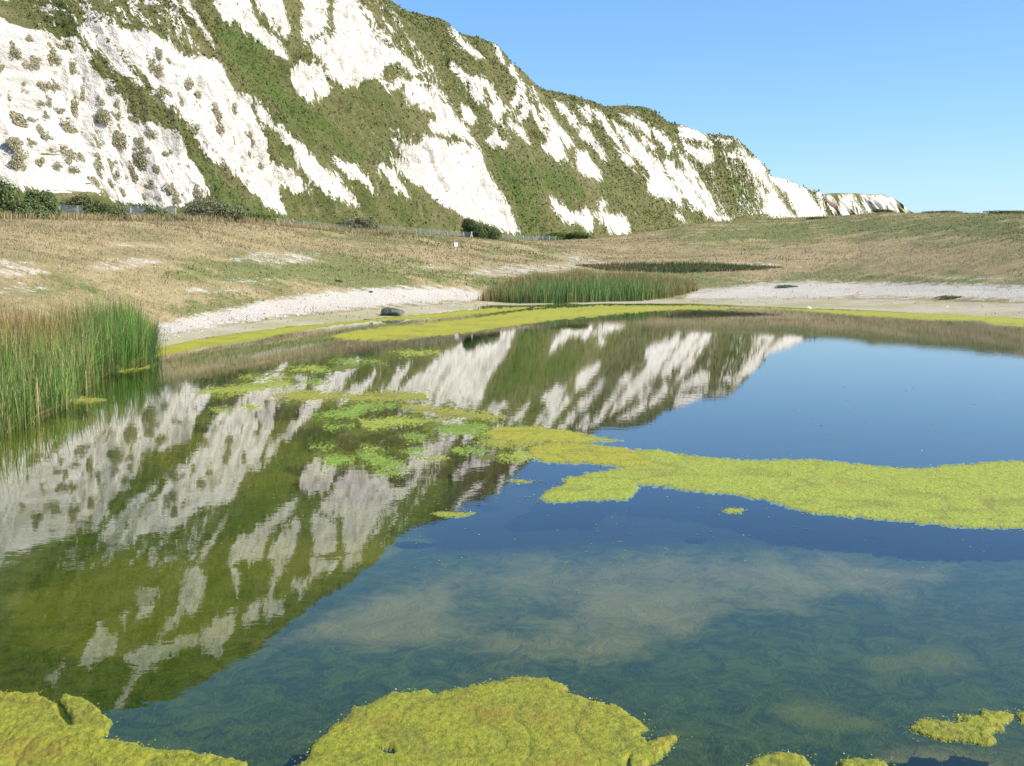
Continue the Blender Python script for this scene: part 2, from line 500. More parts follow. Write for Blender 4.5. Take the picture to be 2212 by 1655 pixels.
CHALK = [
    C1([(-2400, 60), (0, 125), (110, 180), (300, 205), (420, 250), (505, 245), (585, 340), (620, 475), (740, 560), (785, 630), (850, 730), (895, 800), (980, 810), (1100, 845), (1165, 880), (1250, 1030), (1325, 1140), (1388, 1290), (1230, 1370), (1000, 1365), (850, 1340), (650, 1305), (500, 1290), (300, 1280), (100, 1225), (0, 1210), (-2400, 1150)]),
    C1([(505, 190), (560, 150), (700, 170), (870, 185), (1010, 210), (1150, 290), (1210, 370), (1400, 390)]) +
    C2([(0, 430), (100, 610), (150, 640), (200, 760), (250, 850), (290, 960), (310, 1040), (360, 1100), (440, 1130), (530, 1200), (570, 1285), (480, 1280), (385, 1235), (375, 1270), (430, 1415), (410, 1425), (280, 1350), (210, 1290), (120, 1190), (0, 1110)]) +
    C1([(1450, 1090), (1385, 1040), (1310, 960), (1235, 820), (1140, 690), (1010, 605), (890, 515), (785, 485), (690, 375), (590, 300)]),
    C2([(150, 640), (230, 680), (320, 790), (420, 890), (560, 990), (660, 1100), (760, 1170), (800, 1240), (910, 1355), (840, 1360), (700, 1290), (560, 1155), (500, 1100), (440, 960), (330, 870), (240, 790), (180, 720)]),
    C2([(-50, -60), (165, -60), (220, 150), (340, 250), (420, 375), (350, 355), (230, 255), (160, 228), (100, 170), (0, 130), (-40, 60)]),
    C2([(185, -60), (370, -60), (400, 100), (440, 180), (440, 235), (380, 240), (320, 180), (270, 100), (225, 40)]),
    C1([(1170, -50), (1250, -10), (1335, 150), (1405, 250), (1425, 330), (1380, 260), (1300, 165), (1220, 65)]),
    C2([(530, -60), (700, -60), (690, 150), (640, 212), (540, 242), (520, 120)]),
    C2([(740, -60), (850, -60), (900, 60), (960, 150), (1000, 250), (1100, 300), (1160, 340), (1230, 400), (1290, 490), (1240, 485), (1150, 405), (1060, 440), (1050, 490), (980, 495), (900, 542), (800, 575), (740, 545), (680, 505), (660, 400), (640, 365), (590, 350), (580, 300), (640, 270), (690, 300), (740, 240), (720, 130)]),
    C2([(860, -20), (960, 60), (1010, 160), (1110, 250), (1060, 270), (990, 200), (920, 90)]),
    C2([(1028, 85), (1080, 150), (1135, 215), (1100, 205), (1060, 150)]),
    C2([(430, 490), (500, 400), (620, 440), (640, 480), (700, 560), (700, 610), (650, 650), (605, 600), (642, 690), (560, 655), (480, 580)]),
    C2([(1010, 500), (1080, 530), (1080, 580), (1130, 500), (1190, 530), (1270, 520), (1340, 580), (1420, 640), (1500, 720), (1590, 830), (1640, 900), (1692, 990), (1600, 925), (1500, 895), (1380, 880), (1350, 820), (1400, 780), (1370, 720), (1310, 722), (1230, 620), (1180, 560), (1150, 620), (1090, 600)]),
    C2([(1190, 560), (1240, 540), (1320, 640), (1370, 730), (1310, 725), (1230, 680), (1185, 620)]),
    C2([(1100, 900), (1230, 980), (1320, 910), (1400, 900), (1480, 950), (1580, 940), (1690, 990), (1730, 1110), (1800, 1230), (1880, 1370), (1955, 1530), (1880, 1542), (1750, 1485), (1550, 1412), (1440, 1335), (1300, 1235), (1180, 1165), (1110, 1045), (1200, 1050)]),
    C2([(740, 1065), (830, 1095), (870, 1078), (960, 1180), (1022, 1270), (980, 1285), (900, 1178), (850, 1175)]),
    C2([(1010, 1065), (1120, 1115), (1180, 1215), (1252, 1325), (1190, 1295), (1100, 1205), (1030, 1135)]),
    C2([(1285, 425), (1340, 450), (1372, 520), (1320, 495)]), C2([(1350, 535), (1430, 585), (1470, 675), (1380, 605)]),
    C2([(1570, 705), (1620, 715), (1665, 775), (1640, 818), (1580, 792)]),
    C2([(1485, 180), (1530, 205), (1600, 285), (1702, 370), (1690, 395), (1600, 345), (1555, 300)]),
    C2([(1490, 405), (1560, 455), (1640, 505), (1720, 515), (1765, 580), (1700, 595), (1735, 700), (1680, 695), (1620, 610), (1650, 560), (1560, 505)]),
    C2([(1700, 500), (1800, 625), (1855, 700), (1905, 800), (1965, 850), (2004, 935), (1950, 905), (1880, 825), (1835, 745), (1812, 825), (1768, 770), (1748, 710), (1790, 685)]),
    C2([(1718, 942), (1770, 878), (1800, 865), (1830, 918), (1882, 915), (1897, 950), (1850, 993), (1800, 963)]),
    C2([(1800, 295), (1820, 310), (1845, 415), (1820, 385)]),
    C3([(465, 305), (550, 430), (605, 480), (572, 462), (590, 570), (640, 650), (720, 765), (830, 865), (865, 1000), (790, 1003), (685, 915), (740, 840), (700, 765), (640, 705), (600, 660), (570, 703), (530, 725), (508, 680), (560, 600), (530, 540), (480, 640), (458, 590), (490, 520), (500, 420), (455, 370)]),
    C3([(600, 488), (660, 555), (722, 655), (800, 735), (870, 815), (912, 880), (890, 933), (830, 892), (780, 805), (700, 705)]),
    C3([(778, 568), (860, 605), (922, 690), (944, 765), (890, 742), (870, 685), (800, 615)]),
    C3([(950, 608), (1022, 618), (1042, 700), (1000, 715)]),
    C3([(968, 698), (1032, 780), (1082, 860), (1122, 930), (1154, 1005), (1110, 982), (1050, 885), (955, 832)]),
    C3([(925, 930), (1010, 945), (1062, 1030), (1112, 1100), (1112, 1143), (1010, 1118), (940, 1052)]),
    C3([(1032, 628), (1100, 648), (1172, 715), (1204, 800), (1272, 890), (1332, 970), (1364, 1064), (1300, 1022), (1238, 905), (1150, 805), (1110, 722)]),
    C3([(1208, 725), (1300, 775), (1400, 875), (1482, 955), (1562, 1060), (1622, 1150), (1700, 1240), (1714, 1355), (1650, 1295), (1570, 1265), (1480, 1255), (1448, 1205), (1460, 1105), (1400, 1015), (1330, 965), (1288, 865)]),
    C3([(1265, 675), (1350, 676), (1432, 728), (1484, 780), (1462, 844), (1420, 785), (1340, 745)]),
    C3([(1498, 765), (1560, 795), (1602, 855), (1652, 880), (1602, 955), (1550, 865), (1498, 812)]),
    C3([(1555, 985), (1640, 995), (1702, 1100), (1772, 1180), (1832, 1290), (1824, 1374), (1740, 1305), (1658, 1185), (1588, 1085)]),
    C3([(1665, 925), (1742, 1005), (1812, 1100), (1872, 1200), (1922, 1300), (1950, 1405), (1888, 1365), (1818, 1235), (1738, 1125)]),
    C3([(1676, 752), (1800, 768), (1872, 808), (1912, 900), (1944, 1005), (1900, 1005), (1870, 1042), (1818, 1015), (1728, 925), (1686, 832)]),
    C3([(728, 1268), (800, 1296), (882, 1366), (960, 1388), (1010, 1348), (1062, 1400), (1052, 1485), (1010, 1522), (930, 1455), (838, 1434), (778, 1374)]),
    C3([(1098, 1308), (1152, 1296), (1132, 1360), (1180, 1398), (1250, 1396), (1312, 1458), (1328, 1524), (1200, 1544), (1148, 1484), (1088, 1404)]),
    C3([(1650, 1376), (1702, 1408), (1744, 1474), (1700, 1434)]), C3([(1398, 818), (1442, 848), (1442, 894), (1398, 862)]),
    C3([(1458, 868), (1502, 898), (1480, 924)]), C3([(16, 286), (80, 326), (164, 388), (120, 402), (56, 352)]),
    C4([(-20, 400), (60, 520), (140, 600), (200, 700), (260, 760), (330, 790), (382, 812), (300, 832), (240, 802), (130, 732), (60, 642), (-20, 540)]),
    C4([(400, 308), (480, 418), (562, 438), (604, 540), (642, 620), (704, 720), (784, 802), (640, 804), (556, 764), (600, 700), (558, 662), (518, 572), (476, 482), (426, 402)]),
    C4([(598, 535), (700, 556), (802, 596), (872, 636), (934, 640), (955, 720), (975, 800), (786, 804), (716, 704), (656, 622)]),
    C4([(328, 388), (422, 398), (412, 432), (348, 424)]), C4([(288, 312), (382, 318), (362, 336)]),
]
TURF = [   # turf streaks that cut the chalk
    C4([(856, 634), (905, 636), (925, 700), (935, 745), (900, 715)]),
    C4([(640, 590), (700, 640), (780, 760), (800, 800), (760, 790), (700, 710)]),
    C4([(500, 520), (560, 570), (620, 640), (600, 650), (540, 590)]),
    C4([(90, 320), (230, 340), (250, 380), (120, 360)]),
    C3([(1690, 850), (1800, 850), (1880, 880), (1860, 905), (1740, 890)]),
    C2([(200, 60), (280, 180), (270, 210), (215, 130)]), C2([(330, 140), (370, 190), (350, 210)]),
    C2([(270, 850), (400, 1000), (470, 1110), (440, 1115), (350, 1090), (290, 950)]),
    C1([(680, 230), (720, 240), (860, 400), (960, 520), (1140, 700), (1100, 680), (940, 560), (840, 440), (760, 330)]),
    C1([(1640, 660), (1773, 900), (1800, 1000), (1720, 850)]),
]
CHALK_R = [   # upper faces, seen only mirrored in the pond
    CR([(-100, 300), (0, 545), (140, 530), (250, 500), (370, 490), (520, 480), (560, 560), (640, 560), (690, 470), (900, 430), (1000, 400), (900, 300), (0, 200)]),
    CR([(1225, 300), (1400, 300), (1400, 560), (1290, 605), (1240, 560)]), CR([(1110, 530), (1220, 480), (1210, 620), (1165, 600)]),
    CR([(1030, 600), (1080, 680), (1070, 760), (1000, 865), (915, 800), (975, 620)]), CR([(720, 760), (805, 745), (780, 850), (700, 905)]),
    CR([(435, 1055), (520, 925), (605, 990), (580, 1080), (415, 1125)]),
    CR([(630, 1080), (830, 1000), (1020, 985), (1000, 1020), (850, 1105), (740, 1180), (690, 1250), (650, 1345), (575, 1395), (640, 1250), (700, 1150)]),
    CR([(1050, 940), (1140, 880), (1230, 865), (1220, 940), (1150, 1045), (1130, 1085), (1060, 1065)]),
    CR([(1240, 870), (1340, 795), (1330, 900), (1260, 930)]), CR([(1370, 795), (1460, 785), (1475, 865), (1380, 900)]),
    CR([(1525, 700), (1610, 650), (1600, 555), (1650, 580), (1765, 585), (1740, 640), (1620, 685), (1550, 805)]),
    CR([(1785, 580), (1885, 495), (1870, 575), (1785, 635)]), CR([(240, 1185), (335, 1105), (290, 1245), (240, 1205)]),
    CR([(1430, 480), (1570, 300), (1590, 400), (1540, 500), (1440, 680), (1400, 785), (1405, 700)]),
    CR([(620, 880), (690, 830), (650, 950)]), CR([(1190, 600), (1250, 640), (1230, 770)]),
    CR([(1700, 300), (1960, 300), (1900, 450), (1720, 510), (1660, 380)]),
    CR([(60, 620), (120, 580), (100, 640)]), CR([(860, 900), (960, 810), (900, 960), (820, 990)]),
]
# crest (x, y, height, mirrored?) paired with the foot of the same fall line (x, depth)
CREST = [(-260, 1640, 58, 1, 330), (60, 1590, 58, 1, 480), (240, 1540, 58, 1, 590), (370, 1508, 58, 1, 680), (455, 1462, 58, 1, 760), (560, 1400, 58, 1, 860), (650, 1322, 58, 1, 950),
         (740, 1262, 58, 1, 1040), (800, 1215, 58, 1, 1095), (838, -2, 57, 0, 1135), (880, 22, 57, 0, 1165), (945, 38, 57, 0, 1215), (975, 55, 57, 0, 1250), (990, 72, 58, 0, 1285), (1040, 82, 58, 0, 1330), (1075, 98, 59, 0, 1370),
         (1086, 122, 59, 0, 1390), (1108, 145, 60, 0, 1410), (1140, 180, 60, 0, 1430), (1175, 194, 61, 0, 1455), (1240, 207, 61, 0, 1490), (1310, 231, 62, 0, 1540), (1340, 227, 64, 0, 1565), (1395, 232, 66, 0, 1590), (1412, 243, 65.5, 0, 1605),
         (1425, 261, 64, 0, 1615), (1480, 272, 63, 0, 1640), (1520, 288, 62, 0, 1660), (1580, 294, 63, 0, 1700), (1600, 305, 63, 0, 1715), (1618, 332, 63, 0, 1725), (1645, 350, 63, 0, 1735), (1658, 378, 63, 0, 1745), (1700, 388, 62, 0, 1790),
         (1728, 401, 61, 0, 1800), (1745, 410, 60, 0, 1812), (1768, 412, 60, 0, 1820), (1778, 440, 50, 0, 1824), (1782, 470, 38, 0, 1826)]
FOOT_D = [(-60, 104), (240, 113), (440, 123), (560, 131), (620, 138), (740, 152), (830, 166), (930, 182), (1000, 195), (1090, 215), (1130, 222), (1190, 236), (1240, 250), (1280, 262), (1330, 276), (1370, 290), (1410, 320), (1455, 348), (1490, 365), (1540, 390), (1590, 425), (1640, 470), (1700, 540), (1725, 590), (1745, 660), (1790, 740), (1812, 840), (1826, 905)]
crest, foot = [], []
for (x, y, hz, mir, bx) in CREST:
    bd = float(lerp1(bx, FOOT_D))
    s = float(slope(y)); a = float(lat(x, y))
    Yd = (hz + H_CAM) / (-s) if mir else (hz - H_CAM) / s
    crest.append((Yd * a, Yd, hz))
    foot.append((float(lat(bx, 480)) * bd, bd, -1.0))
crest = np.array(crest); foot = np.array(foot)
# carry the cliff on to the left, beyond the frame
dl = np.array([-80.0, -68.0, 0])
crest = np.vstack([crest[0] + dl * 1.6, crest[0] + dl * .7, crest]); foot = np.vstack([foot[0] + dl * 1.6, foot[0] + dl * .7, foot])
seg = np.r_[0, np.cumsum(np.linalg.norm(np.diff((crest + foot)[:, :2] / 2, axis=0), axis=1))]
wpx = np.r_[0, np.cumsum(np.r_[60, 60, np.maximum(np.abs(np.diff([c[0] if not c[3] else c[0] for c in CREST])), 12)])]
NU, NV = 1150, 400
uu = np.linspace(0, wpx[-1], NU)
U = np.interp(uu, wpx, seg)


def smooth(a, k=9):
    kk = np.ones(k) / k
    return np.stack([np.convolve(np.pad(a[:, i], k // 2, 'edge'), kk, 'valid') for i in range(3)], 1)


Cc = smooth(np.stack([np.interp(uu, wpx, crest[:, i]) for i in range(3)], 1), 7)
Bb = smooth(np.stack([np.interp(uu, wpx, foot[:, i]) for i in range(3)], 1), 25)
vv = np.r_[np.linspace(-0.9, -0.03, 14), np.linspace(0, 1, NV - 14)]
VV = vv[None, :].repeat(NU, 0); UU = U[:, None].repeat(NV, 1)
vc = np.clip(VV, 0, 1)
hd = (Bb - Cc); hd[:, 2] = 0
run = np.linalg.norm(hd, axis=1); nrm = hd / run[:, None]
P = Cc[:, None, :] + hd[:, None, :] * (VV[..., None])
zz = Cc[:, None, 2] + (Bb[:, None, 2] - Cc[:, None, 2]) * (0.8 * vc ** 1.3 + 0.2 * vc)
P[..., 2] = zz + np.clip(-VV, 0, 1) * 1.5
win = np.clip(vc * 9, 0, 1) ** 0.7
far = np.clip(P[..., 1] / 220.0, 0.6, 3)
Ls = VV * 70
wob = fbm(UU / 30, Ls / 40, 3, 5) * 9
r1 = fbm((UU + wob) / (20 * far), Ls / 75, 3, 1)
r2 = 1 - np.abs(fbm((UU + wob) / (9 * far), Ls / 38, 4, 2)) * 2
r3 = fbm(UU / 3.2, Ls / 5.0, 4, 3)
disp = win * (r1 * 5.0 * far ** .5 + r2 * 2.6 + r3 * 1.4)
disp *= 1 - 0.6 * vc ** 4
P += nrm[:, None, :] * disp[..., None]
P[..., 2] += (1 - win) * fbm(UU / 4, Ls / 6, 3, 8) * 0.35 + win * r3 * 0.4

px, py = to_px(P)
Pm = P.copy(); Pm[..., 2] *= -1
rx, ry = to_px(Pm)
Fd = field(px, py, CHALK)
Fc = field(px, py, TURF)
Fd = np.minimum(Fd, -Fc)
Fr = field(rx, ry, CHALK_R)
up = np.clip((-10 - py) / 14, 0, 1)
F = Fd * (1 - up) + Fr * up
# ragged broken chalk on otherwise turfed upper slopes
RAG = [C1([(-500, -60), (1180, -60), (1350, 330), (1150, 290), (870, 180), (560, 150), (420, 220), (0, 120), (-500, 100)]),
       C2([(480, -40), (1050, -40), (1500, 600), (1640, 880), (1290, 700), (1000, 470), (500, 480)]),
       C2([(1050, 820), (1400, 900), (1150, 1100), (1040, 1020)]),
       C2([(1480, 380), (2069, 900), (1750, 900)]),
       C3([(600, 480), (1150, 1150), (850, 1100), (480, 500)]), C3([(1200, 700), (1947, 1500), (1420, 1150)]),
       C4([(0, 120), (240, 160), (300, 600), (380, 800), (100, 700)]), C4([(280, 300), (620, 500), (640, 800), (420, 800)])]
Frag = field(px, py, RAG)
F = np.maximum(F, np.clip(Frag, -40, 6) - 10.5 + 0.0 * F)
F = np.clip(F, -20, 12)
calm = np.clip(field(px, py, [C2([(1440, 1000), (1600, 960), (1690, 1000), (1870, 1380), (1900, 1480), (1560, 1330)]), C1([(-2400, 1120), (0, 1150), (560, 1160), (560, 1260), (0, 1200), (-2400, 1150)]), C1([(1200, 420), (1480, 520), (1640, 760), (1560, 1060), (1440, 900), (1250, 560)])]) / 12 + .5, 0, 1)
F = F + calm * 6
LUSH = [C2([(0, 180), (120, 300), (420, 600), (700, 760), (1000, 1050), (900, 1120), (600, 900), (200, 640), (0, 420)]),
        C1([(1300, 80), (1773, 250), (1773, 560), (1480, 430)]),
        C3([(240, 900), (700, 1000), (1000, 1130), (1100, 1350), (700, 1250), (900, 1560), (560, 1540), (330, 1100)]),
        C1([(1330, 1120), (1480, 1170), (1773, 1380), (1773, 1440), (1380, 1440), (1390, 1300)]),
        C2([(0, 1200), (420, 1430), (0, 1440)]), C4([(280, 380), (560, 640), (540, 800), (400, 800)]),
        C3([(1340, 1300), (1480, 1330), (1560, 1480), (1400, 1400)])]
lush = np.clip(field(px, py, LUSH) / 25 + 0.3, 0, 1)
V = P.reshape(-1, 3)
Fq = grid_faces(NU, NV)[:, ::-1]
me = mesh_np('chalk_cliff', V, Fq)
attr_f(me, 'chalk', F); attr_f(me, 'lush', lush); attr_f(me, 'far', P[..., 1]); attr_f(me, 'rust', np.zeros(NU * NV))
attr_v(me, 'fall', np.stack([UU, Ls * 1.0, np.zeros_like(UU)], -1).reshape(-1, 3))
tag(link('chalk_cliff', me, M_CLIFF), kind='structure')
CLIFF_P, CLIFF_X, CLIFF_Y = P, px, py

# tussocks and low scrub over the turf of the cliff
fl = F.ravel(); pyv = py.ravel(); pxv = px.ravel()
vrow = VV.ravel()
wgt = (fl < -3) * 1.0 + ((fl >= -3) & (fl < 1)) * .35 + (fl >= 1) * (0.012 + .03 * (pxv < 560))
wgt = np.where((fl >= 1) & (pxv < 760) & (pyv > 60), .20 * (fbm(UU.ravel() / 1.3, Ls.ravel() / 2.0, 4, 140) > .34), wgt)
wgt *= (vrow > 0.004) * (pxv > -250) * (pxv < 1830) * (pyv < 530) * (pyv > -700)
dep = P[..., 1].ravel()
wgt *= np.clip(dep / 250, .6, 2.2) ** -.3
NT_ = 48000
ids = RNG.choice(len(fl), NT_, p=wgt / wgt.sum())
b0 = P.reshape(-1, 3)[ids]
pch = fbm(UU.ravel()[ids] / 9, Ls.ravel()[ids] / 14, 4, 130) + 0.5 * lush.ravel()[ids] - .15
lsh = lush.ravel()[ids]
cA = np.array([(0.165, 0.150, 0.065), (0.200, 0.165, 0.095), (0.120, 0.135, 0.045)])[RNG.integers(0, 3, NT_)]
cB = np.array([(0.095, 0.125, 0.032), (0.115, 0.150, 0.035), (0.060, 0.085, 0.026)])[RNG.integers(0, 3, NT_)]
cc = np.where((RNG.uniform(0, 1, NT_) < np.clip(pch * 1.3 + .3, .05, .9))[:, None], cB, cA) * RNG.uniform(.85, 1.3, (NT_, 1))
VQ = []; CQ = []
for r in range(2):
    sz = dep[ids] / FPX * RNG.uniform(.9, 2.7, NT_) * np.where(RNG.uniform(0, 1, NT_) < .06, 1.7, 1)
    d = RNG.normal(0, 1, (NT_, 3)); d /= np.linalg.norm(d, axis=1)[:, None]
    e_ = np.cross(d, RNG.normal(0, 1, (NT_, 3))); e_ /= np.linalg.norm(e_, axis=1)[:, None]
    c0 = b0 + RNG.normal(0, 1, (NT_, 3)) * (sz * .5)[:, None] + np.array([.25, -.35, .3]) * (sz * .5)[:, None]
    d *= sz[:, None]; e_ *= sz[:, None] * .6
    VQ.append(np.stack([c0 - d, c0 - e_, c0 + d, c0 + e_], 1).reshape(-1, 3)); CQ.append(np.repeat(cc, 4, 0))
VQ = np.vstack(VQ)
me = mesh_np('cliff_scrub', VQ, np.arange(len(VQ)).reshape(-1, 4), False)
attr_c(me, 'col', np.vstack(CQ))
tag(link('cliff_scrub', me, M_LEAF), 'tussocks and low scrub over the green parts of the cliff', kind='stuff')

# the headland at the far end
HX = [(1740, 424), (1772, 421), (1790, 421), (1812, 418), (1845, 418), (1873, 421), (1890, 420), (1907, 420), (1925, 426), (1936, 438), (1950, 444), (1957, 452), (1964, 462), (1975, 480)]
nu, nv = 240, 60
ux = np.linspace(HX[0][0], HX[-1][0], nu); uy = lerp1(ux, HX)
sl_ = slope(uy); Yd = 1250 + (ux - 1740) * 1.2
topp = np.stack([Yd * lat(ux, uy), Yd, H_CAM + Yd * sl_], 1)
t = np.linspace(-0.25, 1, nv)
tc = np.clip(t, 0, 1)
P = topp[:, None, :] + np.array([40.0, -32.0, 0.0])[None, None, :] * t[None, :, None]
P[..., 2] = topp[:, None, 2] * (1 - tc[None, :] ** 1.2) + 0.5
U2 = (ux * 1.0)[:, None].repeat(nv, 1); T2 = t[None, :].repeat(nu, 0)
P[..., 0] += np.clip(tc * 6, 0, 1) * fbm(U2 / 9, T2 * 1.5, 4, 31) * 16
P[..., 1] -= np.clip(tc * 6, 0, 1) * fbm(U2 / 6, T2 * 1.5, 4, 37) * 14
hx, hy = to_px(P)
HW = [C4([(935, 675), (985, 668), (1040, 735), (1050, 760), (1010, 810), (940, 810)]), C4([(1065, 668), (1130, 660), (1150, 720), (1110, 810), (1060, 810), (1050, 740)]),
      C4([(1135, 665), (1215, 810), (1160, 810)]), C4([(1190, 665), (1240, 665), (1262, 780), (1225, 760)]), C4([(1245, 670), (1320, 662), (1390, 680), (1425, 760), (1400, 780), (1265, 780)]),
      C4([(1455, 740), (1475, 740), (1485, 780)])]
F2 = np.clip(field(hx, hy, HW), -24, 26) * 1.3 + 1
rust = 0.5 * np.clip(field(hx, hy, [C4([(930, 668), (1040, 668), (1060, 770), (1000, 820), (930, 820)]), C4([(1060, 655), (1180, 655), (1180, 672), (1060, 680)])]) / 8 + .3, 0, 0.75)
me = mesh_np('far_headland', P.reshape(-1, 3), grid_faces(nu, nv)[:, ::-1])
attr_f(me, 'chalk', F2); attr_f(me, 'lush', F2 * 0); attr_f(me, 'rust', rust)
attr_v(me, 'fall', np.stack([U2 * 2.0, T2 * 60, 0 * U2], -1).reshape(-1, 3))
tag(link('far_headland', me, M_CLIFF), kind='structure')

# ------------------------------------------------------------------ land behind the pond
SHORE = [(-2500, 1500), (-900, 1300), (-300, 960), (0, 860), (120, 810), (240, 775), (335, 752), (450, 728), (600, 708), (820, 687), (1060, 664), (1300, 656), (1500, 656), (1700, 664), (1900, 671), (2212, 690), (2600, 720), (3400, 830), (5000, 1200)]
RIDGE = [(-2500, 455), (-300, 468), (0, 472), (130, 474), (250, 475), (400, 474), (560, 480), (640, 491), (760, 500), (860, 502), (940, 508), (1040, 515), (1120, 519), (1200, 520), (1280, 514), (1360, 507), (1440, 494), (1500, 484), (1600, 477), (1700, 472), (1820, 466), (1900, 459), (1960, 461), (2100, 461), (2212, 462), (2600, 458), (5000, 440)]
RDEP = [(-2500, 60), (0, 78), (250, 90), (380, 98), (620, 116), (900, 138), (1120, 160), (1400, 212), (1650, 240), (1850, 235), (2212, 156), (2600, 120), (5000, 90)]


def land(xcol, t):
    """xcol: picture column at the horizon; t 0 shore, 1 ridge, 1..3 beyond."""
    A = lat(xcol, 560)
    ys = lerp1(xcol, SHORE); yr = lerp1(xcol, RIDGE)
    d0 = -H_CAM / slope(ys); d1 = lerp1(xcol, RDEP)
    z1 = H_CAM + d1 * slope(yr)
    tt = np.clip(t, 0, 1)
    Y = d0 + (d1 - d0) * t
    Y = np.where(t > 1, d1 + (t - 1) * (1700.0 - d1) ** 1.0 * np.clip(t - 1, 0, 9) ** 1.2 * 0.2 + (t - 1) * 12, Y)
    Xw = A * Y
    s = tt * tt * (3 - 2 * tt)
    z = z1 * (0.50 * tt + 0.5 * s) - 0.10 * z1 * np.sin(np.pi * np.clip(tt / 0.3, 0, 1)) * 0.4
    rough = np.clip(tt * 5, 0, 1) * np.clip((1 - tt) * 6, 0, 1)
    z = z + rough * (fbm(Xw / 22, Y / 16, 4, 41) * 0.50 + fbm(Xw / 4, Y / 4, 3, 43) * 0.13)
    z = z + np.clip(tt * 20, 0, 1) * np.where(t <= 1, 1, 0) * fbm(Xw / 2.0, Y / 2.0, 3, 44) * 0.05
    z = np.where(t > 1, np.maximum(z1 - (t - 1) * 14, 2.5), z)
    z = np.where(t < 0, t * 14.0, z)
    return np.stack([Xw, Y, z], -1)


xc_ = np.r_[np.linspace(-2500, -160, 60), np.linspace(-150, 2360, 900), np.linspace(2380, 5000, 60)]
tv = np.r_[np.linspace(-0.08, 0, 5)[:-1], np.linspace(0, 1, 300) ** 1.15, 1 + np.linspace(0.02, 1.0, 12), 2 + np.linspace(.2, 3, 8)]
XX, TT = np.meshgrid(xc_, tv, indexing='ij')
P = land(XX, TT)
gx, gy = to_px(P)
GRAVEL = [[(340, 728), (345, 700), (420, 682), (540, 658), (640, 640), (740, 626), (900, 620), (1000, 622), (1050, 636), (1150, 648), (1060, 648), (900, 657), (780, 665), (640, 680), (480, 704), (400, 718)],
          [(1470, 650), (1500, 630), (1600, 618), (1700, 609), (1900, 611), (2050, 614), (2500, 622), (2500, 655), (2100, 645), (1900, 642), (1700, 645)]]
G2 = [[(480, 560), (560, 542), (690, 548), (690, 566), (600, 574)], [(180, 575), (240, 554), (350, 556), (350, 568), (230, 590)], [(-50, 600), (0, 562), (70, 562), (110, 590), (60, 600)],
      [(1000, 590), (1040, 574), (1180, 570), (1300, 560), (1230, 586), (1060, 600)], [(1180, 548), (1260, 552), (1320, 572), (1240, 568)], [(360, 624), (480, 622), (560, 628), (400, 634)],
      [(-50, 640), (40, 612), (120, 622), (60, 632)], [(880, 572), (960, 574), (1000, 582), (900, 580)], [(220, 525), (480, 530), (470, 536), (240, 532)], [(1560, 568), (1680, 566), (1740, 572), (1640, 578)],
      [(2000, 596), (2212, 600), (2212, 606), (2040, 604)], [(640, 605), (560, 612), (480, 610), (560, 603)]]
GREEN = [[(400, 570), (560, 560), (700, 562), (900, 570), (1010, 586), (1010, 612), (800, 618), (560, 610), (360, 590)], [(180, 612), (230, 600), (290, 605), (280, 614), (200, 616)],
         [(80, 618), (120, 604), (150, 612), (110, 620)], [(340, 672), (420, 655), (520, 650), (600, 640), (560, 655), (400, 680)], [(1000, 600), (1500, 590), (1560, 612), (1480, 622), (1000, 622)],
         [(1440, 500), (1700, 474), (2212, 462), (2212, 520), (1900, 505), (1700, 520), (1500, 520)], [(1700, 516), (1740, 502), (1860, 505), (1800, 516)], [(1980, 500), (2100, 484), (2160, 500), (2000, 510)],
         [(700, 495), (860, 503), (1010, 515), (960, 520), (800, 505)], [(1040, 520), (1190, 545), (1160, 552), (1060, 536)], [(1540, 612), (1800, 600), (2000, 600), (2212, 612), (2212, 620), (1700, 606), (1560, 622)]]
SANDY = [[(300, 790), (345, 722), (480, 706), (600, 688), (780, 670), (1060, 650), (1200, 649), (1500, 645), (1700, 645), (1900, 646), (2212, 655), (2600, 670), (2600, 760), (2212, 705), (1900, 690), (1500, 675), (1060, 690), (600, 730), (340, 780)]]
gv = np.clip(np.maximum(field(gx, gy, GRAVEL, 30), np.minimum(field(gx, gy, G2, 30) - 5, -1)), -30, 30)
gn = np.clip(field(gx, gy, GREEN, 40), -40, 25)
sn = np.clip(field(gx, gy, SANDY, 30), -30, 20)
me = mesh_np('ground', P.reshape(-1, 3), grid_faces(len(xc_), len(tv)))
attr_f(me, 'gravel', gv); attr_f(me, 'green', gn); attr_f(me, 'sand', sn)
tag(link('ground', me, M_GROUND), kind='structure')

# ------------------------------------------------------------------ pond bed, near bank and water
SILT = [[(520, 1400), (700, 1330), (860, 1270), (1000, 1225), (1200, 1205), (1500, 1195), (1900, 1205), (2060, 1222), (2040, 1262), (1900, 1300), (1820, 1290), (1680, 1330), (1560, 1360), (1480, 1395), (1300, 1440), (1150, 1430), (900, 1405), (700, 1400)],
        [(940, 1450), (1100, 1440), (1200, 1450), (1050, 1475)], [(1900, 1610), (2212, 1600), (2300, 1700), (1900, 1700)]]
YEL = [[(0, 1280), (200, 1200), (560, 1150), (860, 1150), (900, 1200), (640, 1310), (500, 1400), (300, 1460), (0, 1420)], [(1640, 1520), (1750, 1500), (1900, 1540), (2050, 1570), (1900, 1600), (1700, 1580)],
       [(1820, 1400), (2050, 1380), (2150, 1440), (1900, 1480)], [(150, 880), (500, 800), (900, 830), (1000, 1000), (600, 1100), (200, 1000)], [(-100, 930), (140, 880), (260, 860), (200, 1000), (0, 1080)]]
yb = np.r_[np.linspace(-60, 3, 20), 3 + (np.linspace(0, 1, 420) ** 1.8) * 150]
xb = np.linspace(-1, 1, 380)
Yb = yb[None, :].repeat(len(xb), 0)
Xb = xb[:, None] * (14 + np.clip(Yb, 0, 200) * 0.8) + 0 * Yb
